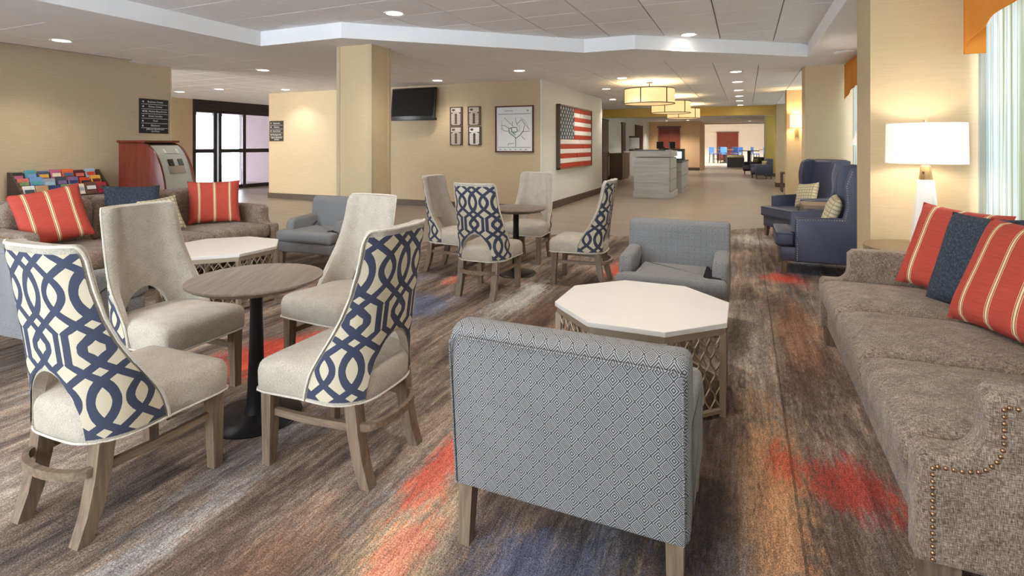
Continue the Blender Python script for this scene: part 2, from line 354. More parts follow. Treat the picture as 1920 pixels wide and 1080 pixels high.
# walls
struct('wall_west', bx(LW-.2, LW, -3, 6.37, 0, CZ+.3), 'tan_wall', 'tan papered wall behind the kiosk and brochure rack')
ws = bmesh.new(); bx(LW-.2, RW+.2, -3.2, -3, 0, .9, bm=ws); bx(LW-.2, RW+.2, -3.2, -3, 2.6, TZ+.3, bm=ws); bx(LW-.2, -7.4, -3.2, -3, .9, 2.6, bm=ws); bx(-.4, RW+.2, -3.2, -3, .9, 2.6, bm=ws); bx(-4.1, -3.7, -3.2, -3, .9, 2.6, bm=ws)
struct('wall_south_added', ws, 'tan_wall', 'unseen tan wall with two windows, added behind the viewer to shape the light')  # unseen wall and openings, added to set the light on the nearest furniture
for i, (a, b) in enumerate(((-7.4, -4.1), (-3.7, -.4))): struct('window_%d' % (6+i), bx(a, b, -3.11, -3.1, .9, 2.6), 'door_glass')  # panes of the added openings behind the camera
struct('baseboard_west', bx(LW, LW+.02, -3, 6.37, 0, .14), 'base_brown')
struct('trim_1', bx(LW-.21, LW+.012, 6.37, 6.385, 0, CZ), 'warm_wall', 'pale corner guard at the end of the tan wall')
struct('wall_north', bx(-11.95, FW-.0, TVY, TVY+.2, 0, CZ+.3), 'tan_wall', 'tan papered wall carrying the television and framed map')
struct('baseboard_north', bx(-11.97, FW+.02, TVY-.02, TVY, 0, .14), 'base_brown')
struct('wall_flag', bx(FW-.2, FW, TVY+.2, 15.95, 0, CZ+.3), 'pale_wall', 'pale wall carrying the wooden flag')
struct('wall_corner', bx(FW-.02, FW+.001, TVY-.001, TVY+.2, 0, CZ), 'pale_wall')
struct('baseboard_flag', bx(FW, FW+.02, TVY, 15.95, 0, .16), 'base_brown')
struct('wall_lobby_return', bx(-11.97, -11.77, TVY+.2, 15.0, 0, CZ+.3), 'tan_wall')
struct('wall_entrance', bx(DW-.2, DW, 2, 11.03, 0, CZ+.3), 'tan_wall', 'tan wall beside the glass entrance doors')
struct('wall_vestibule', bx(DW, -11.97, 14.1, 14.3, 0, CZ+.3), 'tan_wall')
struct('wall_recess', bx(-5.4, -5.2, 15.75, 34, 0, CZ+.3), 'pale_wall', 'pale wall set back along the corridor')
struct('wall_recess_end', bx(-5.2, FW-.2, 15.75, 15.95, 0, CZ+.3), 'pale_wall')
struct('baseboard_recess', bx(-5.2, -5.18, 15.95, 32, 0, .16), 'base_brown')
struct('wall_back', bx(-5.2, -2.4, 32, 32.3, 0, CZ+.3), 'peach_wall', 'peach wall behind the reception with double doors')
struct('baseboard_back', bx(-5.2, -2.38, 31.97, 32, 0, .16), 'base_brown')
struct('wall_back_return', bx(-2.4, -2.38, 31.99, 36, 0, CZ+.3), 'peach_wall')
struct('wall_far', bx(-7, 3.4, 54, 54.2, 0, 3.7), 'white_paint', 'bright white wall of the breakfast room')
struct('wall_far_side', bx(-7.2, -7, 36, 54, 0, 3.7), 'white_paint')
struct('wall_far_light_block', bx(3.4, 3.6, 36, 54.2, 0, 3.7), 'white_paint')  # unseen wall added to keep excess daylight out of the breakfast room
struct('wall_far_gap_block', bx(RW, 3.6, 35.9, 36, 0, 3.7), 'warm_wall')  # closes the gap left beside the added light-blocking wall
struct('ceiling_far', bx(-7.2, 3.4, 36, 54.2, 3.45, 3.6), 'ceiling_white')
struct('beam_header', bx(-5.2, RW, 20.9, 21.2, 2.52, CZ+.03), 'yellow_paint', 'yellow painted header beam across the corridor')
struct('ceiling_passage', bx(-7.2, RW+.1, 21.2, 36, 2.80, 2.9), 'ceiling_white', 'plain ceiling beyond the yellow beam')
struct('beam_far', bx(-7.2, 3.4, 35.9, 36.1, 2.75, 3.6), 'white_paint')

def pier(name, y0, y1, mat, x0=.97, label=None):
    o = struct(name, bx(x0, RW+.25, y0, y1, 0, CZ+.25), mat, label)
    for y in (y0,):
        struct('corner_guard', bx(x0-.006, x0+.05, y-.006, y+.05, .02, CZ), 'warm_wall', parent=o)
    struct('skirting', bx(x0-.02, RW, y0-.02, y1+.02, 0, .14), 'base_brown', parent=o)
pier('wall_pier', 5.34, 5.96, 'warm_wall', label='tan window pier behind the white table lamp')
pier('wall_pier_mid', 10.77, 11.4, 'warm_wall', label='tan pier behind the navy wingback chairs')
pier('wall_pier_sconce', 15.4, 16.1, 'warm_wall', label='yellow-lit pier with wall sconce')
pier('wall_pier_far', 20.5, 21.2, 'warm_wall'); pier('wall_pier_end', 27.2, 27.9, 'yellow_paint', .8)
col_o = struct('wall_column', bx(-5.36, -4.76, 6.0, 6.43, 0, CZ), 'warm_wall', 'free-standing square tan column in the lobby')
for x, y in ((-5.36, 6.0), (-4.76, 6.0), (-4.76, 6.43)):
    struct('corner_guard', bx(x-(.05 if x > -5 else .008), x+(.008 if x > -5 else .05), y-(.008 if y < 6.2 else .05), y+(.05 if y < 6.2 else .008), .14, CZ-.002), 'tan_wall', parent=col_o)
struct('skirting', bx(-5.38, -4.74, 5.98, 6.45, 0, .14), 'base_brown', parent=col_o)

# window wall: low sill wall, lintel, glazed bays between the piers
for i, (y0, y1) in enumerate(((-3, 5.34), (5.96, 10.77), (11.4, 15.4), (16.1, 20.5), (21.2, 27.2))):
    struct('wall_sill' if i == 0 else 'wall_sill.%03d' % i, bx(RW, RW+.2, y0, y1, 0, .45), 'warm_wall')
    struct('wall_lintel' if i == 0 else 'wall_lintel.%03d' % i, bx(RW, RW+.2, y0, y1, 2.62, CZ+.25), 'warm_wall')
    w = struct('window_%d' % (i+1), bx(RW+.09, RW+.10, y0+.05, y1-.05, .5, 2.58), 'door_glass')
    fb = bmesh.new()
    for z in (.45, 2.57): bx(RW+.06, RW+.14, y0, y1, z, z+.05, bm=fb)
    n = max(2, int((y1-y0) / 1.4))
    for k in range(n+1):
        y = y0 + .03 + (y1-y0-.06)*k/n; bx(RW+.06, RW+.14, y-.03, y+.03, .5, 2.57, bm=fb)
    struct('window_frame', fb, 'dark_bronze', parent=w)
struct('wall_window_far', bx(RW, RW+.2, 27.9, 36, 0, CZ+.25), 'warm_wall')

# ceilings -----------------------------------------------------------
TRAY = [(-6.3, -3), (-6.3, 5.5), (-4.85, 5.5), (-2.25, 7.86), (-1.48, 7.86), (.9, 9.65), (.9, -3)]
BAND = [(-7.35, -3), (-7.35, 6.4), (-5.2, 6.5), (-2.45, 8.73), (-1.6, 8.85), (1.0, 10.9), (RW, 10.9), (RW, -3)]
def inside(p, poly):
    r = False; j = len(poly) - 1
    for i in range(len(poly)):
        a, b = poly[i], poly[j]
        if (a[1] > p[1]) != (b[1] > p[1]) and p[0] < (b[0]-a[0])*(p[1]-a[1])/(b[1]-a[1])+a[0]: r = not r
        j = i
    return r
def holed(bm, outer, hole, z0, z1):
    for z in (z0, z1):
        pts = [Vector((x, y, 0)) for x, y in outer], [Vector((x, y, 0)) for x, y in hole]
        allp = list(pts[0]) + list(pts[1]); vv = [bm.verts.new((p.x, p.y, z)) for p in allp]
        for t in geometry.tessellate_polygon(pts):
            try: bm.faces.new([vv[k] for k in t])
            except ValueError: pass
    return bm
def wallstrip(bm, loop, z0, z1):
    a = [bm.verts.new((x, y, z0)) for x, y in loop]; b = [bm.verts.new((x, y, z1)) for x, y in loop]
    for i in range(len(loop)-1): bm.faces.new((a[i], a[i+1], b[i+1], b[i]))
    return bm
hole = [(x, y if y > -3 else -2.99) for x, y in TRAY]
cb = holed(bmesh.new(), [(-24, -3), (-24, 21), (RW+.2, 21), (RW+.2, -3)], hole, CZ+.028, CZ+.034)
ceil = struct('ceiling', cb, 'grid_grey', 'low white tiled lobby ceiling')
band = holed(bmesh.new(), BAND, hole, CZ-.006, CZ+.02); wallstrip(band, BAND, CZ-.006, CZ+.02)
struct('ceiling_band', band, 'ceiling_white', 'smooth plaster band around the raised ceiling tray')
struct('ceiling_soffit', wallstrip(wallstrip(bmesh.new(), TRAY, CZ-.006, TZ+.05), [(x*1.0, y) for x, y in TRAY], TZ+.05, TZ+.06), 'soffit_white', 'white angular soffit face of the raised ceiling tray')
tray = struct('ceiling_tray', bx(-6.4, 1.0, -3, 9.8, TZ+.024, TZ+.03), 'grid_grey', 'raised ceiling tray of square white tiles')
def tile_mesh(name, w, d, h=.02):
    bm = bmesh.new(); e = .005
    loft(bm, [[(x*(w/2-e), y*(d/2-e), 0) for x, y in ((-1, -1), (1, -1), (1, 1), (-1, 1))], [(x*w/2, y*d/2, e) for x, y in ((-1, -1), (1, -1), (1, 1), (-1, 1))], [(x*w/2, y*d/2, h) for x, y in ((-1, -1), (1, -1), (1, 1), (-1, 1))]])
    bmesh.ops.recalc_face_normals(bm, faces=bm.faces); me = bpy.data.meshes.new(name); bm.to_mesh(me); bm.free(); me.materials.append(MAT['tile_white']); return me
def lay(mesh, parent, cells, z, gap):
    for x, y in cells:
        o = bpy.data.objects.new('ceiling_tile', mesh); COL.objects.link(o); o.location = (x, y, z); o.parent = parent
TW, TD = .745, .69
tm = tile_mesh('tray_tile', TW-.012, TD-.012)
cells = []
for i in range(-9, 3):
    for j in range(0, 15):
        x, y = -.352 + (i+.5)*TW, 6.25 + (j-9+.5)*TD
        if -6.7 < x < 1.05 and y < 9.75: cells.append((x, y))
near_t = [c for c in cells if c[1] > 1.2]; lay(tm, tray, near_t, TZ, 0)
rest = [c for c in cells if c[1] <= 1.2] + [(-.352+(i+.5)*TW, 6.25+(j-9+.5)*TD) for i in range(-8, 2) for j in range(-4, 0)]
bm = bmesh.new()
for x, y in rest: bx(x-TW/2+.004, x+TW/2-.004, y-TD/2+.004, y+TD/2-.004, TZ, TZ+.02, bm=bm)
o = to_obj('ceiling_tile_field', bm, 'tile_white', tray); o['kind'] = 'stuff'
LT = .735; lm = tile_mesh('low_tile', LT-.011, LT-.011); cells = []
for i in range(-30, 4):
    for j in range(-13, 20):
        x, y = .213 + (i-.5)*LT, 6.4 + (j+.5)*LT
        if x > RW+.2 or x < -16: continue
        if x < LW and y < 6.3: 
            if not (y > 5.5): continue
        if y > TVY+.5 and x < -5.6 and not (x < -11.9 and y < 14.5): continue
        if y > 20.9: continue
        cx, cy = x*.999, y
        ins = all(inside((x+a*LT*.5, y+b*LT*.5), BAND) for a in (-1, 1) for b in (-1, 1))
        if ins: continue
        if inside((x, y), TRAY): continue
        if y < -1: continue
        cells.append((x, y))
cells.sort(key=lambda c: c[0]**2 + c[1]**2); lay(lm, ceil, cells[:290], CZ, 0)
bm = bmesh.new()
for x, y in cells[290:]: bx(x-LT/2+.0045, x+LT/2-.0045, y-LT/2+.0045, y+LT/2-.0045, CZ, CZ+.02, bm=bm)
if len(cells) > 290:
    o = to_obj('ceiling_tile_field', bm, 'tile_white', ceil); o['kind'] = 'stuff'
else: bm.free()

# entrance doors --------------------------------------------------------
def glazed_door():
    d = struct('door_1', bx(DW-.12, DW+.06, 11.03, 14.1, 2.56, CZ), 'dark_bronze', 'dark bronze framed sliding glass entrance doors')
    fb = bmesh.new(); bx(DW-.07, DW-.01, 11.03, 14.1, 2.46, 2.56, bm=fb); bx(DW-.07, DW-.01, 11.03, 14.1, .0, .12, bm=fb); part('head_rail', fb, 'dark_bronze', d)
    for y in (11.09, 11.80, 11.97, 12.88, 14.06): part('stile', bx(DW-.08, DW, y-.055, y+.055, .0, 2.5), 'dark_bronze', d)
    for y0, y1 in ((11.15, 11.74), (12.03, 12.82), (12.94, 14.0)):
        part('mid_rail', bx(DW-.07, DW-.01, y0-.03, y1+.03, 1.19, 1.32), 'dark_bronze', d)
        for z0, z1 in ((.12, 1.19), (1.32, 2.46)): part('pane', bx(DW-.045, DW-.04, y0, y1, z0, z1), 'door_glass', d)
    mb = bmesh.new()
    for y in [11.22 + .06*k for k in range(7)]:
        for z in (1.05, 1.12, 1.4, 1.46): bx(DW-.036, DW-.034, y, y+.02, z+.02*random.random(), z+.03+.02*random.random(), bm=mb)
    part('decal', mb, 'ink_dark', d)
glazed_door()
struct('ground_outside', bx(-40, DW-.2, 0, 30, -.3, -.1), 'outside_ground', 'pale pavement outside the entrance')
struct('pane_haze_wall', bx(-18.6, DW-.25, 15.2, 15.4, -.1, 4), 'pane_haze_pink', 'pinkish wall added outside, standing in for the hazy reflection in the pane')  # added wall; its pink imitates a hazy reflection in the door glass

def slab_door(name, label, x0, x1, y0, y1, h, axis, mat, leaves=2):
    d = struct(name, bx(x0-.06 if axis == 'y' else x0, x1+.06 if axis == 'y' else x1, y0 if axis == 'y' else y0-.06, y1 if axis == 'y' else y1+.06, h, h+.08), 'cabinet_brown', label)
    for k in range(leaves):
        if axis == 'y':
            a = x0+(x1-x0)*k/leaves; b = x0+(x1-x0)*(k+1)/leaves; lf = part('door_leaf', bx(a+.006, b-.006, y0, y1-.004, .01, h-.005, .006), mat, d)
            hx = b-.09 if k == 0 else a+.09; part('handle', bx(hx-.012, hx+.012, y0-.05, y0-.005, 1.0, 1.16, .004), 'brass', lf)
        else:
            a = y0+(y1-y0)*k/leaves; b = y0+(y1-y0)*(k+1)/leaves; lf = part('door_leaf', bx(x0, x1, a+.006, b-.006, .01, h-.005, .006), mat, d)
            part('handle', bx(x1, x1+.05, b-.12, b-.09, 1.0, 1.16, .004), 'brass', lf)
slab_door('door_2', 'reddish brown double doors in the peach wall', -4.66, -3.46, 31.9, 32.0, 2.45, 'y', 'door_brown')
slab_door('door_3', 'reddish brown double doors in the far white wall', -2.5, -.62, 53.9, 54.0, 2.6, 'y', 'door_brown')
slab_door('door_4', 'dark doorway at the near end of the recessed wall', -5.2, -5.14, 20.6, 21.6, 2.4, 'x', 'cabinet_brown', 1)
slab_door('door_5', 'narrow dark door past the brown console', -5.2, -5.14, 24.3, 25.0, 2.4, 'x', 'cabinet_brown', 1)
slab_door('door_6', 'dark door beside the reception back counter', -5.2, -5.14, 27.6, 29.6, 2.4, 'x', 'cabinet_brown', 1)

# recessed lights ------------------------------------------------------
can_bits = None
def can(x, y, z, label, w=1.0, group='recessed ceiling lights'):
    global can_bits
    t = thing('recessed_light', label, 'ceiling light', (x, y, z), 0, group)
    if can_bits is None:
        tr = bmesh.new(); n = 24
        rr = lambda r, zz: [(r*math.cos(2*PI*i/n), r*math.sin(2*PI*i/n), zz) for i in range(n)]
        loft(tr, [rr(.098, -.002), rr(.125, -.008), rr(.13, -.002), rr(.13, .006), rr(.098, .006), rr(.098, -.002)], cap=False)
        a = part('trim_ring', tr, 'white_paint', t, 40); b = part('lens', lathe(bmesh.new(), [(.097, -.001), (.097, .004)], 24), 'can_lens', t); can_bits = (a.data, b.data)
    else:
        for nm, me in zip(('trim_ring', 'lens'), can_bits):
            q = bpy.data.objects.new(nm, me); COL.objects.link(q); q.parent = t
    light('downlight', 'SPOT', (0, 0, -.02), CAN_W*w, WARM, t, spot_size=128*D2R, spot_blend=.7, shadow_soft_size=.09)
ZL = CZ - .003
for i, (x, y, lb, w) in enumerate([
    (-8.45, 4.15, 'round recessed light in the low ceiling above the brochure rack', 1.), (-8.3, 7.3, 'round recessed light past the end of the tan wall', 1.), (-10.7, 10.1, 'round recessed light washing the wall beside the small brown sign', .8),
    (-12.15, 9.35, 'round recessed light before the entrance, nearer of two', .8), (-13.7, 9.4, 'round recessed light close to the entrance wall', .8), (-6.15, 10.0, 'round recessed light above the television and plaques', .8),
    (-3.92, 9.3, 'round recessed light in front of the map corner', 1.), (-2.38, 11.2, 'round recessed light before the first drum pendant', 1.), (-3.2, 13.2, 'round recessed light above and left of the first drum pendant'.replace(' and left of', ' beside'), .8),
    (-3.75, 16.3, 'faint recessed light near the recessed wall', .8)]): can(x, y, ZL, lb, w)
for k, y in enumerate((11.1, 12.9, 14.85, 16.65, 18.4, 20.4)):
    can(-.17, y, ZL, '%s recessed light of the row along the corridor, counted from the carpet' % ('first', 'second', 'third', 'fourth', 'fifth', 'sixth')[k], .8)
can(-3.93, 5.39, TZ-.003, 'round recessed light in the raised tray near the column', 1.2); can(-.76, 8.15, TZ-.003, 'round recessed light in the raised tray above the corridor end', 1.2)
for x, y in ((-.76, 5.2), (-3.93, 2.5), (-.76, 2.3), (-.76, -.6), (-3.93, -.4)): can(x, y, TZ-.003, 'unseen recessed light added to the raised tray to light the lounge seats', 1.15, 'unseen added tray lights')  # unseen lamps, carried on from the visible spacing and added for their light
for x, y in ((-8.45, 1.2), (-8.45, -1.6)): can(x, y, ZL, 'unseen recessed light added in the low ceiling to light the sofa wall', .9, 'unseen added low ceiling lights by the tan wall')  # also out of view, added for their light
for x, y, lb in ((-3.2, 23.5, 'over the brown cabinet'), (-.3, 24.5, 'near the navy club chairs'), (-4.05, 30.8, 'above the reddish double doors'), (-2.9, 30.6, 'above the bare peach wall'), (.2, 33, 'before the breakfast room')): can(x, y, 2.797, 'small recessed light past the yellow beam, ' + lb, 2.0, 'lights past the yellow beam')
for x, y in ((-4, 43), (0, 43), (-4, 50), (0, 50)): can(x, y, 3.447, 'unseen recessed light added to brighten the breakfast room', 32., 'added breakfast room lights')  # hidden lamps added to brighten the far white wall
sd = bmesh.new(); lathe(sd, [(.13, .0), (.13, -.012), (.1, -.022), (.05, -.024), (.01, -.024)], 28)
o = to_obj('ceiling_speaker', sd, 'white_paint', None, 40); o.location = (1.35, 9.35, CZ-.006); tag(o, 'white round ceiling grille beside the tray corner', 'ceiling speaker')

# ================================================================== FURNITURE BUILDERS
# ---- dining chair (faces +Y)
def interp(tab, z):
    if z <= tab[0][0]: return tab[0][1]
    for (a, va), (b, vb) in zip(tab, tab[1:]):
        if z <= b: return va + (vb-va)*(z-a)/(b-a)
    return tab[-1][1]
CA, CR, CYB = .10, .15, -.275
def plan(s):
    if s < CA: x, y, n = s, CYB, (0, -1)
    elif s < CA + CR*PI/2:
        f = (s-CA)/CR; x, y, n = CA+CR*math.sin(f), CYB+CR*(1-math.cos(f)), (math.sin(f), -math.cos(f))
    else: x, y, n = CA+CR, CYB+CR+(s-CA-CR*PI/2), (1, 0)
    return x, y - .018*(1-min(1, (x/.25)**2)), n
HW = [(.345, .445), (.40, .435), (.47, .41), (.54, .37), (.62, .325), (.70, .29), (.80, .262), (.92, .245), (1.03, .24), (1.065, .232), (1.082, .215)]
def lean(z): return -.085*max(0, (z-.47)/.6)**1.25
def arch(z, za=.60, w=.17): return 0 if z >= za else w*math.sqrt(max(0, 1-((z-.30)/(za-.30))**2))
ZS = [.345, .38, .42, .46, .50, .54, .565, .583, .592, .597, .5992, .60, .62, .645, .67, .71, .76, .81, .86, .91, .96, 1.0, 1.03, 1.055, 1.07, 1.08]
def shell_pt(s, z, off, sg):
    x, y, n = plan(s); return (sg*(x+n[0]*off), y+n[1]*off+lean(z), z)
def make_chair():
    t = thing('dining_chair', '', 'dining chair', group='trellis-backed dining chairs')
    NS = 10; bm = bmesh.new()
    for sg in (1, -1):
        O, I = [], []
        for z in ZS:
            a, h = arch(z), interp(HW, z); th = .032 + .028*min(1, max(0, (z-.45)/.25))
            ro, ri = [], []
            for k in range(NS+1):
                q = k/NS; s = a + (h-a)*q; e = 1 - .35*max(0, (q-.75)/.25)**2; zc = z
                ro.append(bm.verts.new(shell_pt(s, zc, .004*(1-q**6), sg))); ri.append(bm.verts.new(shell_pt(s, zc, -th*e, sg)))
            O.append(ro); I.append(ri)
        for j in range(len(ZS)-1):
            for k in range(NS):
                bm.faces.new((O[j][k], O[j][k+1], O[j+1][k+1], O[j+1][k])); bm.faces.new((I[j][k], I[j+1][k], I[j+1][k+1], I[j][k+1]))
            bm.faces.new((O[j][NS], I[j][NS], I[j+1][NS], O[j+1][NS]))
            if arch(ZS[j]) > 0: bm.faces.new((O[j][0], O[j+1][0], I[j+1][0], I[j][0]))
        for k in range(NS):
            bm.faces.new((O[0][k], I[0][k], I[0][k+1], O[0][k+1])); bm.faces.new((O[-1][k], O[-1][k+1], I[-1][k+1], I[-1][k]))
    bmesh.ops.remove_doubles(bm, verts=bm.verts, dist=.0008)
    part('backrest', bm, 'linen', t, 55)
    # printed outer panel, its own skin just proud of the back
    bm = bmesh.new(); uvs = {}
    for sg in (1, -1):
        R = []
        zz = [.36] + sorted([z for z in ZS if .37 < z < 1.05 and not .585 < z < .63] + [.59, .601, .608, .611, .612, .63]) + [1.056]
        for z in zz:
            a, h = arch(z, .612), interp(HW, z) - .02; r = []
            for k in range(NS+1):
                s = a + (h-a)*k/NS; v = bm.verts.new(shell_pt(s, z, .008, sg)); uvs[v] = (sg*s, z); r.append(v)
            R.append(r)
        for j in range(len(R)-1):
            for k in range(NS): bm.faces.new((R[j][k], R[j][k+1], R[j+1][k+1], R[j+1][k]) if sg > 0 else (R[j][k], R[j+1][k], R[j+1][k+1], R[j][k+1]))
    ul = bm.loops.layers.uv.new('UVMap')
    for f in bm.faces:
        for l in f.loops: l[ul].uv = uvs[l.vert]
    pn = part('back_panel', bm, 'trellis', t, 60, uv='own', recalc=False); pn['label'] = 'cream back panel with a navy trellis print'
    # welt along the swept edge and top
    pts = [shell_pt(interp(HW, z)-.006, z, .006, 1) for z in ZS]; top = [shell_pt(.215*q, 1.081, .004, 1) for q in (.9, .6, .3, 0)]
    path = pts + top; full = path + [(-x, y, z) for x, y, z in reversed(path[:-1])]
    part('piping', sweep(bmesh.new(), full, .006, n=5), 'linen_edge', t, 60)
    # seat
    def ring(k, z, inset):
        P = []
        ss = [k_*.475/16 for k_ in range(17)]
        half = [(plan(s)[0], plan(s)[1]) for s in ss]; half += [(.255, .09), (.262, .2), (.255, .245), (.235, .265), (.15, .272), (0, .274)]
        loop = half + [(-x, y) for x, y in reversed(half[1:-1])]
        for x, y in loop:
            d = math.hypot(x, y); f = (d-inset)/d if d > 1e-6 else 1; P.append((x*f, y*f, z))
        return P
    prof = [(.338, .012), (.345, .004), (.38, .001), (.43, .0), (.452, .006), (.468, .018), (.479, .04), (.486, .08), (.491, .14), (.493, .19)]
    part('seat', loft(bmesh.new(), [ring(0, z, i) for z, i in prof]), 'linen', t, 60)
    part('seat_piping', sweep(bmesh.new(), [p for p in ring(0, .345, -.001)], .005, n=5, closed=True), 'linen_edge', t, 60)
    for sx in (-1, 1):
        part('leg', leg(bmesh.new(), (sx*.215, .21, .345), (sx*.21, .222, 0), .058, .043), 'leg_wood', t)
        part('leg', loft(bmesh.new(), [[(sx*.18+a*w/2, y+b*w/2, z) for a, b in ((-1, -1), (1, -1), (1, 1), (-1, 1))] for y, z, w in ((-.30, 0, .05), (-.265, .1, .053), (-.24, .22, .056), (-.225, .345, .058))]), 'leg_wood', t)
        pts = [(sx*(.205-.0*q+.012*math.sin(PI*q)-.025*(1-q)), -.235+.44*q, .24) for q in [k/8 for k in range(9)]]
        part('side_stretcher', sweep(bmesh.new(), pts, .022, .032), 'leg_wood_h', t)
    pts = [(.18*math.cos(PI*k/14)*1.0, -.262-.075*math.sin(PI*k/14), .245) for k in range(15)]
    part('rear_stretcher', sweep(bmesh.new(), pts, .022, .032), 'leg_wood_h', t)
    return t

# ---- pedestal table
def make_round_table():
    t = thing('pedestal_table', '', 'table')
    part('tabletop', lathe(bmesh.new(), [(.20, .695), (.27, .697), (.315, .716), (.333, .728), (.335, .734), (.334, .739), (.325, .740), (.01, .740)], 64), 'top_wood', t, 30)
    part('column', lathe(bmesh.new(), [(.075, .02), (.06, .03), (.048, .08), (.038, .3), (.031, .55), (.034, .66), (.05, .685), (.05, .694)], 28), 'black_metal', t, 40)
    part('mounting_plate', bx(-.14, .14, -.14, .14, .688, .695), 'black_metal', t)
    part('base', lathe(bmesh.new(), [(.225, 0), (.228, .008), (.222, .014), (.14, .022), (.08, .03), (.03, .034)], 48), 'black_metal', t, 40)
    return t

# ---- octagonal coffee table
def make_octagon():
    t = thing('coffee_table', '', 'coffee table'); R = .48; k = .2
    oc = lambda r: [(r, -r*k/.48), (r, r*k/.48), (r*k/.48, r), (-r*k/.48, r), (-r, r*k/.48), (-r, -r*k/.48), (-r*k/.48, -r), (r*k/.48, -r)]
    part('tabletop', prism(bmesh.new(), oc(R), 'z', .472, .50, .003, 2), 'table_white', t)
    def hoop(z0, z1, r1, r0):
        bm = bmesh.new(); a, b = oc(r1), oc(r0)
        loft(bm, [[(x, y, z0) for x, y in a], [(x, y, z1) for x, y in a], [(x, y, z1) for x, y in b], [(x, y, z0) for x, y in b], [(x, y, z0) for x, y in a]], cap=False); return bm
    part('top_rail', hoop(.435, .472, .468, .442), 'champagne', t); part('bottom_rail', hoop(.02, .04, .468, .442), 'champagne', t)
    C = oc(.458)
    for x, y in C: part('post', bx(x-.016, x+.016, y-.016, y+.016, 0, .437), 'champagne', t)
    for i in range(8):
        a, b = Vector((*C[i], 0)), Vector((*C[(i+1) % 8], 0)); L = (b-a).length; d = (b-a)/L; bm = bmesh.new(); n = 5; w = (L-.03)/n
        for j in range(n+1):
            for sgn in (1, -1):
                if j == 0 and sgn < 0 or j == n and sgn > 0: continue
                pts = []
                for q in range(25):
                    z = .04 + .395*q/24; off = .015 + j*w + sgn*w*.5*(.5-.5*math.cos(2*PI*q/24*3.0)); pts.append(a+d*min(max(off, .012), L-.012)+Vector((0, 0, z)))
                sweep(bm, pts, .012, .004) if False else sweep(bm, pts, .0042, n=4)
        part('lattice_panel', bm, 'champagne', t)
    return t

# ---- armchair (faces +Y)
def rounded_poly(pts, r, n=5):
    out = []; m = len(pts)
    for i in range(m):
        p, a, b = Vector(pts[i]), Vector(pts[i-1]), Vector(pts[(i+1) % m]); rr = r[i] if isinstance(r, (list, tuple)) else r
        u, v = (a-p), (b-p); rr = min(rr, u.length*.49, v.length*.49)
        if rr < 1e-4: out.append(tuple(p)); continue
        s, e = p+u.normalized()*rr, p+v.normalized()*rr
        for k in range(n+1):
            q = k/n; w = s*(1-q)**2 + p*2*q*(1-q) + e*q*q; out.append(tuple(w))
    return out
def make_armchair(fab='diamond_fabric'):
    t = thing('armchair', '', 'armchair')
    bk = rounded_poly([(-.345, .215), (-.385, .66), (-.375, .80), (-.215, .80), (-.165, .40), (-.16, .215)], [.01, .1, .06, .09, .05, .01], 6)
    part('backrest', prism(bmesh.new(), bk, 'x', -.41, .41, .03, 3), fab, t, 50)
    part('seat_base', bx(-.40, .40, -.33, .37, .20, .325, .03, 3), fab, t, 40)
    for s in (-1, 1):
        ar = rounded_poly([(-.30, .21), (-.30, .59), (.20, .565), (.235, .50), (.235, .21)], [.01, .03, .07, .05, .01], 6)
        a, b = sorted((s*.41, s*.295)); part('armrest', prism(bmesh.new(), ar, 'x', a, b, .035, 4), fab, t, 50)
    tc = rounded_poly([(-.285, -.17), (.285, -.17), (.285, .245), (.405, .25), (.405, .40), (-.405, .40), (-.405, .25), (-.285, .245)], [.03, .03, .01, .03, .05, .05, .03, .01], 4)
    part('seat_cushion', prism(bmesh.new(), tc, 'z', .32, .455, .05, 5), fab, t, 60)
    loop = rounded_poly([(-.395, .225), (-.395, .765), (.395, .765), (.395, .225)], [.005, .03, .03, .005], 4)
    yb = lambda z: -.3445-.0905*(z-.215) - (0 if z < .6 else 0)
    part('piping', sweep(bmesh.new(), [(x, max(yb(z), -.392)-.0025, z) for x, z in loop], .0045, n=5), fab, t, 60)
    for sx in (-1, 1):
        part('leg', leg(bmesh.new(), (sx*.365, .315, .21), (sx*.365, .325, 0), .055, .04), 'leg_wood', t)
        part('leg', leg(bmesh.new(), (sx*.365, -.305, .22), (sx*.365, -.325, 0), .055, .042), 'leg_wood', t)
    return t

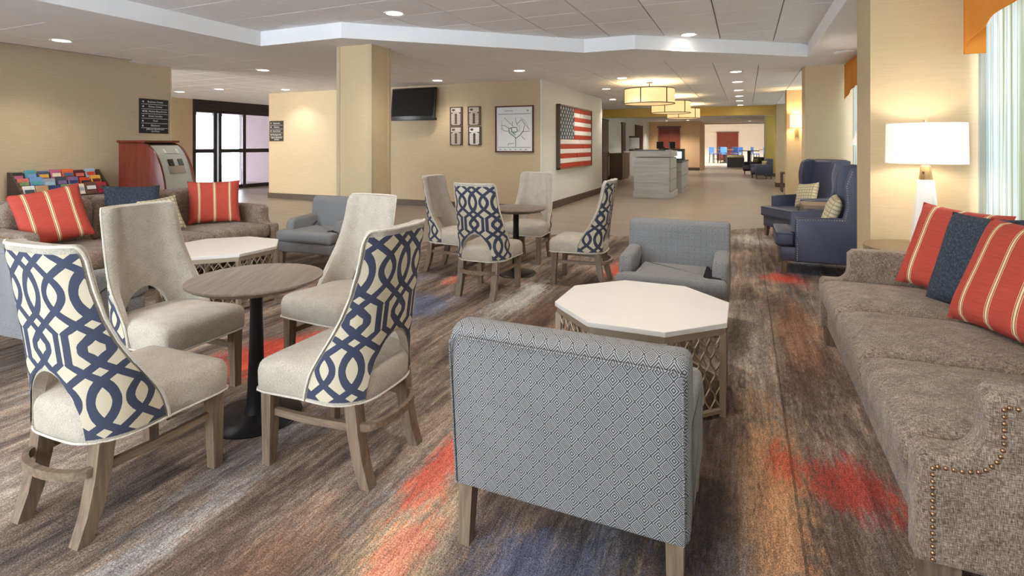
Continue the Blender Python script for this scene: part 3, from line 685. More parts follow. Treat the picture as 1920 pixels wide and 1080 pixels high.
# ---- sofa (faces +Y, length along X)
def make_sofa(L=2.5):
    t = thing('sofa', '', 'sofa'); h = L/2; fab = 'sofa_fabric'
    part('seat_base', bx(-h+.06, h-.06, -.60, .435, .115, .305, .02, 3), fab, t, 40)
    bk = rounded_poly([(-.635, .12), (-.635, .90), (-.49, .92), (-.41, .30), (-.41, .12)], [.01, .05, .06, .02, .01], 5)
    part('backrest', prism(bmesh.new(), bk, 'x', -h+.02, h-.02, .02, 3), fab, t, 45)
    W = (L-.26)/3
    for k in range(3):
        c = -h+.13+W*(k+.5)
        part('seat_cushion', squad(bmesh.new(), (c, .035, .388), (W/2-.003, .455, .114), .55, .10, 20, 64), fab, t, 70)
        b = squad(bmesh.new(), (0, 0, 0), (W/2-.003, .085, .24), .30, .3, 14, 48)
        bmesh.ops.transform(b, matrix=Matrix.Translation((c, -.43, .675)) @ Matrix.Rotation(-9*D2R, 4, 'X'), verts=b.verts)
        part('back_cushion', b, fab, t, 70)
    cur = [(.37-.07*math.sin(q*PI/2/6), .47+.09*(1-math.cos(q*PI/2/6))) for q in range(7)]
    out = [(-.62, .115), (.475, .115), (.475, .445), (.455, .47), (.39, .47)] + cur + [(.30, .655), (.27, .685), (.22, .69), (-.36, .70), (-.46, .76), (-.52, .90), (-.62, .90)]
    for s in (-1, 1):
        a, b = sorted((s*h, s*(h-.125))); ar = part('armrest', prism(bmesh.new(), out, 'x', a, b, .022, 4), fab, t, 40)
        inn = [(.435, .135), (.435, .43), (.36, .43)] + [(.355-.095*math.sin(q*PI/2/5), .43+.11*(1-math.cos(q*PI/2/5))) for q in range(1, 6)] + [(.26, .59), (.26, .648), (-.36, .658), (-.5, .73), (-.56, .85)]
        bm = bmesh.new(); acc = 0; step = .0205
        for p, q in zip(inn, inn[1:]):
            p, q = Vector(p), Vector(q); ln = (q-p).length; d = acc
            while d < ln:
                w = p + (q-p)*d/ln; bmesh.ops.create_icosphere(bm, subdivisions=1, radius=.0085, matrix=Matrix.Translation((s*(h+.001), w.x, w.y)) @ Matrix.Diagonal((.7, 1, 1, 1))); d += step
            acc = d - ln
        q = part('nailhead_trim', bm, 'nail_bronze', ar, 80); q['kind'] = 'stuff'; q['label'] = 'row of bronze nailheads'
    for sx in (-1, 1):
        for y in (.40, -.55): part('leg', leg(bmesh.new(), (sx*(h-.10), y, .12), (sx*(h-.10), y, 0), .13, .11, .10, .09), 'leg_wood', t)
    return t

# ---- pillows
def make_pillow(name, label, mat, size, loc, rot, thick=.075, group=None, roll=0):
    n = 22; bm = bmesh.new(); a, b = size[0]/2, size[1]/2; ul = bm.loops.layers.uv.new('UVMap'); uvs = {}; S = []
    for sg in (1, -1):
        R = []
        for i in range(n+1):
            r = []
            for j in range(n+1):
                u, v = -1+2*i/n, -1+2*j/n
                x = a*u*(1-.07*(1-v*v)*abs(u)); y = b*v*(1-.07*(1-u*u)*abs(v))
                z = sg*thick*(max(0, (1-u**4)*(1-v**4))**.55) * (1+.06*math.sin(3*u+2*v+a*40))
                w = bm.verts.new((x, y, z)); uvs[w] = (a*u, b*v); r.append(w)
            R.append(r)
        for i in range(n):
            for j in range(n): bm.faces.new((R[i][j], R[i+1][j], R[i+1][j+1], R[i][j+1]) if sg > 0 else (R[i][j], R[i][j+1], R[i+1][j+1], R[i+1][j]))
    for f in bm.faces:
        for l in f.loops: l[ul].uv = uvs[l.vert]
    bmesh.ops.remove_doubles(bm, verts=bm.verts, dist=.0005)
    o = to_obj(name, bm, mat, None, 75, uv='own', recalc=False); o.location = loc; o.rotation_euler = rot
    return tag(o, label, 'pillow', group)

# ---- wingback chair (faces +Y)
def make_wing():
    t = thing('wingback_chair', '', 'armchair'); W = .37; fab = 'navy_vinyl'
    prof = rounded_poly([(-.42, .15), (.34, .15), (.34, .635), (-.12, .65), (-.15, .78), (-.13, 1.0), (-.19, 1.19), (-.30, 1.215), (-.46, 1.20)], [.01, .01, .035, .015, .08, .12, .06, .02, .02], 5)
    for s in (-1, 1):
        a, b = sorted((s*W, s*(W-.075))); ar = part('wing_side', prism(bmesh.new(), prof, 'x', a, b, .015, 3), fab, t, 40)
        bm = bmesh.new(); P = [(.318, .17), (.318, .615), (-.135, .63), (-.165, .78), (-.15, 1.0), (-.21, 1.175)]
        for p, q in zip(P, P[1:]):
            p, q = Vector(p), Vector(q); m = max(1, int((q-p).length/.024))
            for k in range(m):
                w = p+(q-p)*k/m; bmesh.ops.create_icosphere(bm, subdivisions=1, radius=.0062, matrix=Matrix.Translation((s*(W+.001), w.x, w.y)) @ Matrix.Diagonal((.5, 1, 1, 1)))
        q = part('nailhead_trim', bm, 'pale_nail', ar, 80); q['kind'] = 'stuff'; q['label'] = 'row of pale nailheads'
    bk = rounded_poly([(-.40, .16), (-.475, 1.19), (-.44, 1.22), (-.36, 1.20), (-.24, .45), (-.22, .16)], [.01, .02, .02, .04, .04, .01], 4)
    part('backrest', prism(bmesh.new(), bk, 'x', -W+.05, W-.05, .02, 3), fab, t, 40)
    part('seat_rail', bx(-W+.01, W-.01, -.3, .485, .15, .31, .015, 2), fab, t, 40)
    tc = rounded_poly([(-.29, -.24), (.29, -.24), (.29, .35), (.365, .355), (.365, .53), (-.365, .53), (-.365, .355), (-.29, .35)], [.02, .02, .01, .02, .03, .03, .02, .01], 3)
    cu = part('seat_cushion', prism(bmesh.new(), tc, 'z', .315, .47, .022, 3), 'navy_seat', t, 40)
    for z in (.34, .452): part('piping', sweep(bmesh.new(), [(x*1.004, y*1.004, z) for x, y in tc], .005, n=5, closed=True), 'denim_thread', cu, 60)
    for sx in (-1, 1):
        part('leg', leg(bmesh.new(), (sx*.315, .44, .16), (sx*.315, .455, 0), .065, .045), 'leg_wood', t); part('leg', leg(bmesh.new(), (sx*.315, -.37, .16), (sx*.315, -.40, 0), .06, .042), 'leg_wood', t)
    return t

# ================================================================== PLACING THE LOUNGE
ch = make_chair()
spots = [(-2.385, 1.43, 2, 'trellis-backed dining chair closest to the viewer, back turned, at the near pedestal table'), (-3.02, 2.05, -88, 'cream linen dining chair between near pedestal table and coffee table, front of its back showing'),
         (-2.47, 2.78, 176, 'cream linen dining chair behind near pedestal table, with the blue armchair behind it'), (-1.76, 1.99, 91, 'trellis-backed dining chair at near pedestal table, standing closest to the big grey armchair'),
         (-2.33, 4.76, 0, 'trellis-backed dining chair seen square from behind at the far pedestal table'), (-3.04, 5.36, -92, 'dining chair at the far pedestal table standing nearest the column'),
         (-1.61, 5.46, 93, 'dining chair at the far pedestal table standing beside the small grey armchair'), (-2.5, 6.22, 181, 'linen dining chair at the far pedestal table, in front of the map corner')]
for i, (x, y, r, lb) in enumerate(spots):
    if i == 0: ch.location = (x, y, 0); ch.rotation_euler = (0, 0, r*D2R); ch['label'] = lb
    else: dup(ch, (x, y, 0), r*D2R, lb)
tb = make_round_table(); tb.location = (-2.38, 2.05, 0); tb.rotation_euler = (0, 0, .5); tb['label'] = 'round grey-brown pedestal table amid the four nearest dining chairs'; tb['group'] = 'pedestal tables'
dup(tb, (-2.36, 5.5, 0), .2, 'round grey-brown pedestal table farther off, before the television wall')
oc = make_octagon(); oc.location = (-.57, 3.24, 0); oc['label'] = 'octagonal white-topped coffee table between the two grey armchairs'; oc['group'] = 'octagonal coffee tables'
dup(oc, (-4.48, 3.47, 0), 0, 'octagonal white-topped coffee table in front of the tweed sofa with the cherry kiosk behind')
ac = make_armchair(); ac.location = (-.565, 2.035, 0); ac['label'] = 'large grey diamond-weave armchair seen from behind, nearest of all chairs'; ac['group'] = 'diamond-weave armchairs'
dup(ac, (-.525, 4.47, 0), PI, 'grey diamond-weave armchair facing the viewer across the white coffee table'); dup(ac, (-4.62, 4.98, 0), PI+.03, 'blue-grey diamond-weave armchair in front of the column'); dup(ac, (-4.47, 2.16, 0), .06, 'grey diamond-weave armchair cut off behind the closest trellis chair')
so = make_sofa(); so.location = (.975, 3.32, 0); so.rotation_euler = (0, 0, PI/2); so['label'] = 'brown tweed three-seat sofa along the window wall'; so['group'] = 'tweed sofas'
dup(so, (-5.8, 3.68, 0), -PI/2, 'brown tweed three-seat sofa in front of the brochure rack and kiosk')

# pillows on the window sofa: face plane tilted back, face turned to -X
def lean_rot(face_deg, tilt, roll=0):
    m = Matrix.Rotation(face_deg*D2R, 4, 'Z') @ Matrix.Rotation((90-tilt)*D2R, 4, 'X') @ Matrix.Rotation(roll*D2R, 4, 'Z'); return m.to_euler()
make_pillow('striped_pillow', 'red cushion with cream stripes leaning in the sofa corner by the white lamp', 'stripe_red', (.56, .58), (1.2, 4.24, .765), lean_rot(-52, 22, -3), .07, group='red striped cushions')
make_pillow('denim_pillow', 'dark denim cushion between two red striped cushions', 'denim', (.50, .58), (1.21, 3.90, .76), lean_rot(-66, 20, 2), .06)
make_pillow('striped_pillow', 'large red cushion with cream stripes nearest the viewer on the window sofa', 'stripe_red', (.60, .60), (1.225, 3.42, .775), lean_rot(-72, 24, 2), .08, group='red striped cushions')
make_pillow('striped_pillow', 'red striped cushion on the tweed sofa nearest the dark wooden end table', 'stripe_red', (.54, .54), (-5.98, 2.86, .775), lean_rot(72, 20, 11), group='red striped cushions')
make_pillow('denim_pillow', 'blue denim cushion on the sofa below the cherry kiosk', 'denim', (.52, .50), (-6.0, 3.6, .77), lean_rot(74, 20, -3), .07)
make_pillow('striped_pillow', 'red cushion with cream stripes upright at the sofa end near the entrance', 'stripe_red', (.56, .52), (-5.88, 4.46, .755), lean_rot(56, 16, 0), group='red striped cushions')
make_pillow('pale_pillow', 'pale patterned cushion mostly hidden behind the linen chair', 'check_cream', (.40, .40), (-5.84, 3.80, .68), lean_rot(80, 26, 6), .06)

# end table and lamp by the pier
t = thing('end_table', 'round wooden end table tucked between sofa arm and pier', 'end table', (1.2, 4.965, 0))
part('tabletop', lathe(bmesh.new(), [(.30, .60), (.345, .605), (.35, .65), (.347, .66), (.01, .66)], 56), 'end_wood', t, 30); part('drum_body', lathe(bmesh.new(), [(.27, .03), (.27, .60)], 40), 'end_wood', t, 30); part('foot_ring', lathe(bmesh.new(), [(.29, 0), (.29, .035)], 40), 'base_brown', t, 30)
t = thing('table_lamp', 'white ceramic table lamp with wide white drum shade by the pier', 'lamp', (1.26, 5.0, .66))
o8 = lambda r, z: [(r*math.cos(PI/8+PI*k/4), r*math.sin(PI/8+PI*k/4), z) for k in range(8)]
part('ceramic_base', loft(bmesh.new(), [o8(.10, 0), o8(.098, .02), o8(.056, .50), o8(.05, .515)]), 'white_ceramic', t)
part('neck', loft(bmesh.new(), [o8(.045, .515), o8(.032, .62), o8(.02, .625)]), 'brass', t); part('switch', bx(-.03, -.02, -.045, -.03, .56, .58, .003), 'base_brown', t); part('stem', lathe(bmesh.new(), [(.008, .62), (.008, .95), (.016, .955), (.016, .97)], 12), 'brass', t)
def shade(r0, r1, z0, z1, th=.003, n=56):
    bm = bmesh.new(); c = lambda r, z: [(r*math.cos(2*PI*k/n), r*math.sin(2*PI*k/n), z) for k in range(n)]
    return loft(bm, [c(r0, z0), c(r1, z1), c(r1-th, z1), c(r0-th, z0), c(r0, z0)], cap=False)
part('lamp_shade', shade(.255, .25, .64, .945), 'lamp_glow', t, 50)
light('lamp_bulb', 'POINT', (0, 0, .78), 6, (1, .9, .76), t, shadow_soft_size=.05)

# wooden end table beside the far sofa
t = thing('end_table', 'dark wooden square end table beside the sofa arm at the picture edge', 'end table', (-6.0, 2.06, 0))
part('tabletop', bx(-.32, .32, -.3, .3, .57, .61, .006), 'top_wood', t)
for a in (-1, 1): part('side_panel', bx(a*.29-.02, a*.29+.02, -.28, .28, 0, .57), 'top_wood', t)
part('shelf', bx(-.28, .28, -.27, .27, .18, .21), 'top_wood', t)

# wingback chairs and the table between
wc = make_wing(); wc.location = (.84, 7.02, 0); wc.rotation_euler = (0, 0, PI/2); wc['label'] = 'navy wingback chair with nailhead trim, its side turned, beside the pier'; wc['group'] = 'navy wingback chairs'
dup(wc, (.86, 9.42, 0), 122*D2R, 'navy wingback chair angled toward the viewer behind the small table')
make_pillow('check_pillow', 'cream checked cushion on the angled navy wingback chair', 'check_cream', (.42, .40), (.86, 9.33, .665), lean_rot(-58, 18, 8), .07, 'cream checked cushions')
make_pillow('check_pillow', 'cream checked cushion behind the arm of the navy wingback beside the pier', 'check_cream', (.40, .40), (.90, 7.05, .665), lean_rot(-90, 20, -6), .07, 'cream checked cushions')
t = thing('side_table', 'small square wooden table between the navy wingback chairs', 'side table', (.97, 8.08, 0))
part('tabletop', bx(-.29, .29, -.27, .27, .62, .665, .005), 'end_wood', t)
for a in (-1, 1):
    for b in (-1, 1): part('leg', bx(a*.265-.02, a*.265+.02, b*.245-.02, b*.245+.02, 0, .62), 'end_wood', t)
part('shelf', bx(-.26, .26, -.24, .24, .2, .225), 'end_wood', t)
t = thing('floor_lamp', 'floor lamp with tapered white shade peeking past the pier', 'lamp', (1.5, 8.45, 0))
part('base', lathe(bmesh.new(), [(.13, 0), (.13, .015), (.03, .03)], 32), 'dark_bronze', t, 40); part('pole', lathe(bmesh.new(), [(.035, .02), (.03, 1.42), (.012, 1.44), (.012, 1.55)], 16), 'frame_wood', t, 40)
part('lamp_shade', shade(.19, .10, 1.44, 1.75), 'lamp_glow', t, 50); light('lamp_bulb', 'POINT', (0, 0, 1.58), 8, (1, .9, .76), t, shadow_soft_size=.04)

# curtains
def drape(name, label, x, y0, y1, z0, z1, mat, amp, n, cat, scallop=False):
    bm = bmesh.new(); N = n*8; rows = 10 if scallop else 6; g_ = []
    for i in range(N+1):
        y = y0+(y1-y0)*i/N; f = math.sin(2*PI*i/8)*amp + .4*amp*math.sin(2*PI*i/21.); c = []
        lo = z0 + (.16*math.sin(PI*((y1-y) % 1.9)/1.9) if scallop else 0)
        for k in range(rows+1): c.append((x+f*(1-.5*k/rows if scallop else 1), y, lo+(z1-lo)*k/rows))
        g_.append(c)
    A = [[bm.verts.new(p) for p in c] for c in g_]; B = [[bm.verts.new((p[0]+.004, p[1], p[2])) for p in c] for c in g_]
    for i in range(N):
        for k in range(rows): bm.faces.new((A[i][k], A[i+1][k], A[i+1][k+1], A[i][k+1])); bm.faces.new((B[i][k], B[i][k+1], B[i+1][k+1], B[i+1][k]))
    for i in range(N): bm.faces.new((A[i][0], B[i][0], B[i+1][0], A[i+1][0]))
    o = to_obj(name, bm, mat, None, 80, recalc=False); return tag(o, label, cat)
drape('sheer_curtain', 'sheer striped curtain over the window beside the sofa', 1.69, -2.2, 5.31, .02, 2.6, 'sheer', .022, 62, 'curtain')
drape('sheer_curtain', 'sheer striped curtain over the window behind the wingback chairs', 1.69, 6.02, 10.7, .02, 2.6, 'sheer', .022, 38, 'curtain')
drape('sheer_curtain', 'unseen sheer striped curtain added to dim the window before the sconce pier', 1.69, 11.45, 15.35, .02, 2.6, 'sheer', .022, 32, 'curtain')  # this curtain and the next two are unseen, added to cut corridor daylight
drape('sheer_curtain', 'unseen sheer striped curtain added to dim the window past the sconce pier', 1.69, 16.15, 20.45, .02, 2.6, 'sheer', .022, 34, 'curtain')
drape('sheer_curtain', 'unseen sheer striped curtain added to dim the window past the yellow beam', 1.69, 21.25, 27.15, .02, 2.6, 'sheer', .022, 46, 'curtain')
v = thing('window_valance', 'orange gathered valance with scalloped hem above the sofa window', 'valance', (0, 0, 0))
q = drape('valance_cloth', '', 1.56, -2.2, 5.22, 2.20, 2.80, 'valance_gold', .012, 16, '', True); q.parent = v; del q['label']; del q['category']
part('board', bx(1.55, 1.74, -2.2, 5.24, 2.795, 2.815), 'valance_gold', v); part('return_end', bx(1.56, 1.73, 5.215, 5.235, 2.15, 2.80), 'valance_gold', v)
v = thing('window_valance', 'orange gathered valance above the window behind the wingback chairs', 'valance', (0, 0, 0))
q = drape('valance_cloth', '', 1.56, 6.05, 10.7, 2.20, 2.80, 'valance_gold', .012, 10, '', True); q.parent = v; del q['label']; del q['category']
part('board', bx(1.55, 1.74, 6.05, 10.7, 2.795, 2.815), 'valance_gold', v)

# ================================================================== WALL PIECES
# television
t = thing('television', 'black wall-mounted television beside the column', 'television', (-7.14, TVY, 2.0))
R_ = Matrix.Rotation(-6*D2R, 3, 'X')
part('cabinet', box(bmesh.new(), (0, -.16, .40), (1.22, .07, .76), .015, 2, R_), 'black_plastic', t, 40)
part('screen', box(bmesh.new(), (0, -.198, .425), (1.14, .006, .62), 0, 1, R_), 'screen_black', t)
bm = bmesh.new(); prism(bm, [(-.6, -.10), (-.6, -.19)] + [(-.6+1.2*k/10, -.19-.03*math.sin(PI*k/10)) for k in range(1, 10)] + [(.6, -.19), (.6, -.10)], 'z', .015, .075); part('speaker_bar', bm, 'black_plastic', t)
part('wall_mount', bx(-.2, .2, -.13, -.002, .28, .55), 'black_metal', t)
# four small plaques
def plaque(x, z, label, lit):
    t = thing('name_plaque', label, 'plaque', (x, TVY, z), 0, 'small bronze plaques')
    part('frame', bx(-.165, .165, -.03, -.002, -.215, .215, .006), 'plaque_bronze', t)
    part('header_plate', bx(-.125, .125, -.036, -.03, .085, .19), lit, t)
    e = bmesh.new(); lathe(e, [(.001, 0), (.042, 0), (.042, .002), (.001, .002)], 20); bmesh.ops.transform(e, matrix=Matrix.Translation((-.06, -.037, .14)) @ Matrix.Rotation(PI/2, 4, 'X') @ Matrix.Diagonal((1, .65, 1, 1)), verts=e.verts); part('emblem', e, 'plaque_bronze', t)
    bm = bmesh.new()
    for r in range(8):
        for s in (-1, 1): bx(s*.075-.045, s*.075+.045, -.035, -.03, .035-r*.03, .057-r*.03, bm=bm)
    bx(-.08, .08, -.035, -.03, .06, .078, bm=bm); bx(-.1, .1, -.035, -.03, -.2, -.182, bm=bm)
    q = part('name_strips', bm, lit, t); q['kind'] = 'stuff'
for x, z, lb, m in ((-6.075, 2.10, 'upper bronze plaque next to the television', 'plaque_plate'), (-5.61, 2.10, 'upper bronze plaque next to the framed map', 'plaque_plate'), (-6.075, 1.65, 'lower bronze plaque next to the television', 'plaque_plate'), (-5.60, 1.65, 'lower bronze plaque next to the framed map, brightest plates', 'letter_white')): plaque(x, z, lb, m)
# framed map
t = thing('framed_map', 'framed transit map of branching lines on the tan wall', 'framed map', (-4.625, TVY, 1.79))
W_, H_ = .455, .51
fb = bmesh.new(); bx(-W_, W_, -.04, -.002, H_-.03, H_, bm=fb); bx(-W_, W_, -.04, -.002, -H_, -H_+.03, bm=fb); bx(-W_, -W_+.03, -.04, -.002, -H_, H_, bm=fb); bx(W_-.03, W_, -.04, -.002, -H_, H_, bm=fb); part('frame', fb, 'frame_wood', t)
part('print', bx(-W_+.02, W_-.02, -.012, -.003, -H_+.02, H_-.02), 'paper', t)
mp = lambda px, py: ((px-918)/460*.91, -.0135, -(py-398)/545*1.02)
def inked(name, lines, w, m):
    bm = bmesh.new()
    for L in lines: sweep(bm, [mp(*p) for p in L], w, .002) if False else [sweep(bm, [mp(*a), mp(*b)], w*.5, n=4) for a, b in zip(L, L[1:])]
    part(name, bm, m, t)
inked('map_line', [[(720, 222), (1110, 222)], [(720, 612), (1112, 612)], [(795, 265), (880, 345)], [(755, 355), (810, 360), (848, 388)], [(760, 380), (790, 415), (842, 425)], [(1000, 290), (945, 345)], [(1005, 290), (1045, 350), (1030, 385), (1025, 430)], [(1020, 430), (1100, 425)], [(840, 590), (848, 568), (910, 565)], [(1000, 480), (1045, 522)], [(930, 265), (935, 310), (950, 340)], [(895, 310), (890, 350), (905, 372)], [(1060, 360), (1100, 410)]], .008, 'ink_dark')
inked('map_line', [[(935, 605), (932, 500), (900, 470), (855, 440), (850, 390), (905, 380), (945, 380), (955, 420), (930, 440), (870, 430)], [(932, 510), (985, 470), (1025, 420)], [(880, 380), (890, 430), (930, 470)]], .016, 'ink_teal')
inked('map_line', [[(850, 395), (870, 470), (910, 480)], [(945, 345), (985, 375), (975, 425), (905, 430)], [(760, 300), (770, 340), (760, 420)], [(990, 270), (1040, 300), (1085, 380)]], .006, 'ink_green')
text('SYSTEM MAP', .035, 'ink_dark', t, mp(850, 185), (PI/2, 0, 0)); cr = bmesh.new(); bx(-.03, .03, -.016, -.013, -.004, .004, bm=cr); bx(-.004, .004, -.016, -.013, -.03, .03, bm=cr); q = part('compass', cr, 'ink_dark', t); q.location = mp(1075, 185)[0], 0, mp(1075, 185)[2]
bm = bmesh.new()
for k in range(6): bx(mp(745+62*k, 0)[0]-.02, mp(745+62*k, 0)[0]+.02, -.014, -.0125, mp(0, 640)[2], mp(0, 632)[2], bm=bm)
part('legend_marks', bm, 'ink_teal', t)
part('glazing', bx(-W_+.03, W_-.03, -.026, -.024, -H_+.03, H_-.03), 'frame_glass', t)
# wooden flag on the pale wall (faces +X); local y runs along the wall
t = thing('wooden_flag', 'stars and stripes flag made of painted wooden planks in a dark frame', 'flag', (FW, 11.66, .87))
FL, FH = 2.80, 1.52
part('backing', bx(.002, .05, .02, FL-.02, .02, FH-.02), 'dark_bronze', t)
for a in ((0, FL, 0, .03), (0, FL, FH-.03, FH), (0, .035, 0, FH), (FL-.035, FL, 0, FH)): part('frame_bar', bx(.002, .095, a[0], a[1], a[2], a[3]), 'base_brown' if a[1]-a[0] < .1 else 'end_wood', t)
rnd = random.Random(4); sh = (FH-.06)/13; cw = 1.15
for i in range(13):
    z1 = FH-.03-i*sh; z0 = z1-sh+.004; y0 = .035 + (cw if i < 7 else 0); y1 = FL-.035; cut = y0+(y1-y0)*rnd.uniform(.25, .8)
    for a, b in ((y0, cut-.006), (cut+.006, y1)):
        part('plank', bx(.05, .068+rnd.uniform(0, .012), a, b, z0, z1, .003), 'flag_red' if i % 2 == 0 else 'flag_white', t)
part('canton', bx(.05, .07, .035, .035+cw-.006, FH-.03-7*sh+.004, FH-.03, .003), 'flag_blue', t)
st = bmesh.new()
for r in range(9):
    for c in range(6 if r % 2 == 0 else 5):
        cy, cz = .035 + cw*(.09+.165*c+(0 if r % 2 == 0 else .082)), FH-.03-7*sh*(r+.6)/9.2
        pts = [(cy+(.042 if k % 2 == 0 else .018)*math.sin(PI*k/5), cz+(.042 if k % 2 == 0 else .018)*math.cos(PI*k/5)) for k in range(10)]; prism(st, pts, 'x', .069, .078)
q = part('stars', st, 'flag_white', t); q['kind'] = 'stuff'; q['label'] = 'fifty white wooden stars'
# direction signs
def sign(name, label, loc, rz, w, h, lines, mat):
    t = thing(name, label, 'sign', loc, rz); n = len(lines)
    part('board', bx(-w/2, w/2, -.02, -.002, 0, h, .002), mat, t)
    rh = h/(n+.25)
    for k, (a, b) in enumerate(lines):
        z = h - rh*(k+.6)
        if k < n-1: part('divider', bx(-w/2+.03, w/2-.015, -.024, -.02, z-rh*.52-.003, z-rh*.52+.003), 'letter_white', t)
        body = b.split('|'); sz = rh*(.52 if len(body) == 1 else .46)
        for m, bd in enumerate(body): text(bd, sz, 'letter_white', t, (.02, -.0215, z-(m-.5*(len(body)-1))*rh*.46), (PI/2, 0, 0), sx=.95)
        if a:
            s_ = rh*.2; p = {'<': [(-s_, 0), (s_, s_), (s_, -s_)], '>': [(s_, 0), (-s_, s_), (-s_, -s_)], '^': [(0, s_), (s_, -s_), (-s_, -s_)]}[a]
            part('arrow', prism(bmesh.new(), [(-w/2+.055+x, z+y) for x, y in p], 'y', -.023, -.02), 'letter_white', t)
sign('directory_sign', 'black directory sign with white lines above the cherry kiosk', (LW, 6.07, 1.645), PI/2, .50, .60, [('<', 'Business Center'), ('<', 'Fitness Center'), ('<', 'H&L Market Boardroom'), ('<', 'Guest Laundry'), ('^', 'Pool'), ('^', 'Elevators'), ('', 'Jefferson Boardroom|2nd Floor')], 'sign_black')
sign('directory_sign', 'small brown directory sign beside the entrance corner', (-11.66, TVY, 1.545), 0, .50, .55, [('<', 'Registration'), ('<', 'Elevators'), ('<', 'Guest Rooms'), ('<', 'Washington Rm'), ('', 'Jefferson Boardroom|2nd Floor')], 'sign_brown')

# cherry kiosk with cash machine (faces +Y locally)
t = thing('cash_kiosk', 'cherry wood kiosk with curved front holding a grey cash machine', 'kiosk', (-8.96, 5.77, 0), -68*D2R)
def kprof(f): return [(-.36, 0), (.40*f, 0)] + [((.40-.40*(1-math.cos(q*PI/2/10))*.95-.02*q/10)*f, .55+.93*math.sin(q*PI/2/10)) for q in range(11)] + [(-.36, 1.48)]
for s in (-1, 1):
    a, b = sorted((s*.40, s*.35)); part('side_panel', prism(bmesh.new(), kprof(1), 'x', a, b, .004, 2), 'cherry', t, 30)
part('top_board', bx(-.43, .43, -.37, .08, 1.48, 1.515, .004), 'cherry', t); part('back_board', bx(-.36, .36, -.36, -.32, 0, 1.48), 'cherry', t)
fa = bmesh.new(); pf = [((.40-.40*(1-math.cos(q*PI/2/10))*.95-.02*q/10)-.018, .55+.93*math.sin(q*PI/2/10)) for q in range(11)]
def facestrip(q0, q1, off, x0, x1):
    bm = bmesh.new(); P = [p for p in pf[q0:q1+1]]; loop = [(y+off, z) for y, z in P] + [(y-.03, z) for y, z in reversed(P)]; prism(bm, loop, 'x', x0, x1); return bm
part('machine_face', facestrip(2, 8, .0, -.35, .35), 'grey_plastic', t, 40); part('machine_lower', facestrip(0, 2, .01, -.35, .35), 'grey_plastic', t, 40); part('machine_head', facestrip(8, 10, -.01, -.35, .35), 'dark_rack', t, 40)
part('lower_door', bx(-.35, .35, .30, .345, .02, .55, .006), 'dark_grey', t)
part('screen_bezel', facestrip(6, 7, .012, -.2, .14), 'plastic_white', t, 40); part('display', facestrip(6, 7, .016, -.16, .10), 'grey_plastic', t, 40); part('keypad', facestrip(4, 5, .014, .04, .16), 'black_plastic', t, 40); part('card_slot', facestrip(4, 5, .012, -.2, -.08), 'dark_grey', t, 40); part('cash_tray', facestrip(3, 4, .012, -.2, .2), 'chrome', t, 40); part('paper_notice', bx(-.03, .08, .345, .35, .42, .52), 'plastic_white', t)

# brochure rack behind the sofa, on a low console
t = thing('console_table', 'low dark console under the brochure rack', 'console', (-9.3, 4.58, 0)); part('tabletop', bx(-.24, .26, -.57, .57, .60, .635, .004), 'dark_rack', t)
for a in (-1, 1):
    for b in (-.2, .22): part('leg', bx(b-.025, b+.025, a*.52-.025, a*.52+.025, 0, .60), 'dark_rack', t)
t = thing('brochure_rack', 'dark sloped brochure rack behind the tweed sofa', 'brochure rack', (-9.3, 4.58, .635))
sp_ = [(.24, 0), (.24, .07), (-.14, .42), (-.2, .42), (-.2, 0)]
for a in (-1, 1): part('side_panel', prism(bmesh.new(), sp_, 'y', a*.555-.012, a*.555+.012), 'dark_rack', t)
part('back_board', bx(-.2, -.18, -.54, .54, 0, .40), 'dark_rack', t); part('base_board', bx(-.18, .23, -.54, .54, 0, .018), 'dark_rack', t)
for k in range(3): part('tier', bx(.20-.15*k-.02, .20-.15*k+.02, -.54, .54, .018+.10*k, .075+.10*k), 'dark_rack', t)
cols = [('black', '#2A2A30'), ('teal', '#4F9AA0'), ('slate blue', '#55607F'), ('pink', '#B5607A'), ('orange', '#E0662E'), ('maroon', '#6A2530'), ('pale blue', '#9DB4C4'), ('rose', '#C96A5A'), ('sky blue', '#6C93BD'), ('grey', '#9AA0A6'), ('charcoal', '#384650'), ('violet', '#7C6590'), ('scarlet', '#CF4327'), ('yellow', '#D9A23C'), ('white', '#DAD6D0'), ('tan', '#B98F68'), ('navy', '#2E3F66'), ('green', '#6E8A5A'), ('cream', '#E3D6B8'), ('brown', '#6B4A38'), ('crimson', '#A82B3E')]
for i, (nm, hx) in enumerate(cols): plain('print_%d' % i, hx, .5, var=.1, scale=30)
ordn = ['first', 'second', 'third', 'fourth', 'fifth', 'sixth', 'seventh']
for k in range(3):
    for j in range(7):
        i = (2-k)*7 + j; wdt = .135 if random.random() < .6 else .15
        b = thing('brochure', '%s brochure, %s in the %s row of the sloped rack' % (cols[i][0], ordn[j], ('bottom', 'middle', 'top')[k]), 'brochure', (-9.3+.20-.15*k-.03, 4.58-.46+.153*j, .655+.10*k), 0, 'brochures in the rack')
        ht = .19 + .04*random.random(); R2 = Matrix.Rotation(-22*D2R, 3, 'Y')
        part('sheet', box(bmesh.new(), (-.03, 0, ht/2), (.012, wdt, ht), 0, 1, R2), 'print_%d' % i, b)
        c2 = (i*5+3) % 21; part('cover_block', box(bmesh.new(), (-.021, 0, ht*.62), (.002, wdt*.8, ht*.25), 0, 1, R2), 'print_%d' % c2, b)

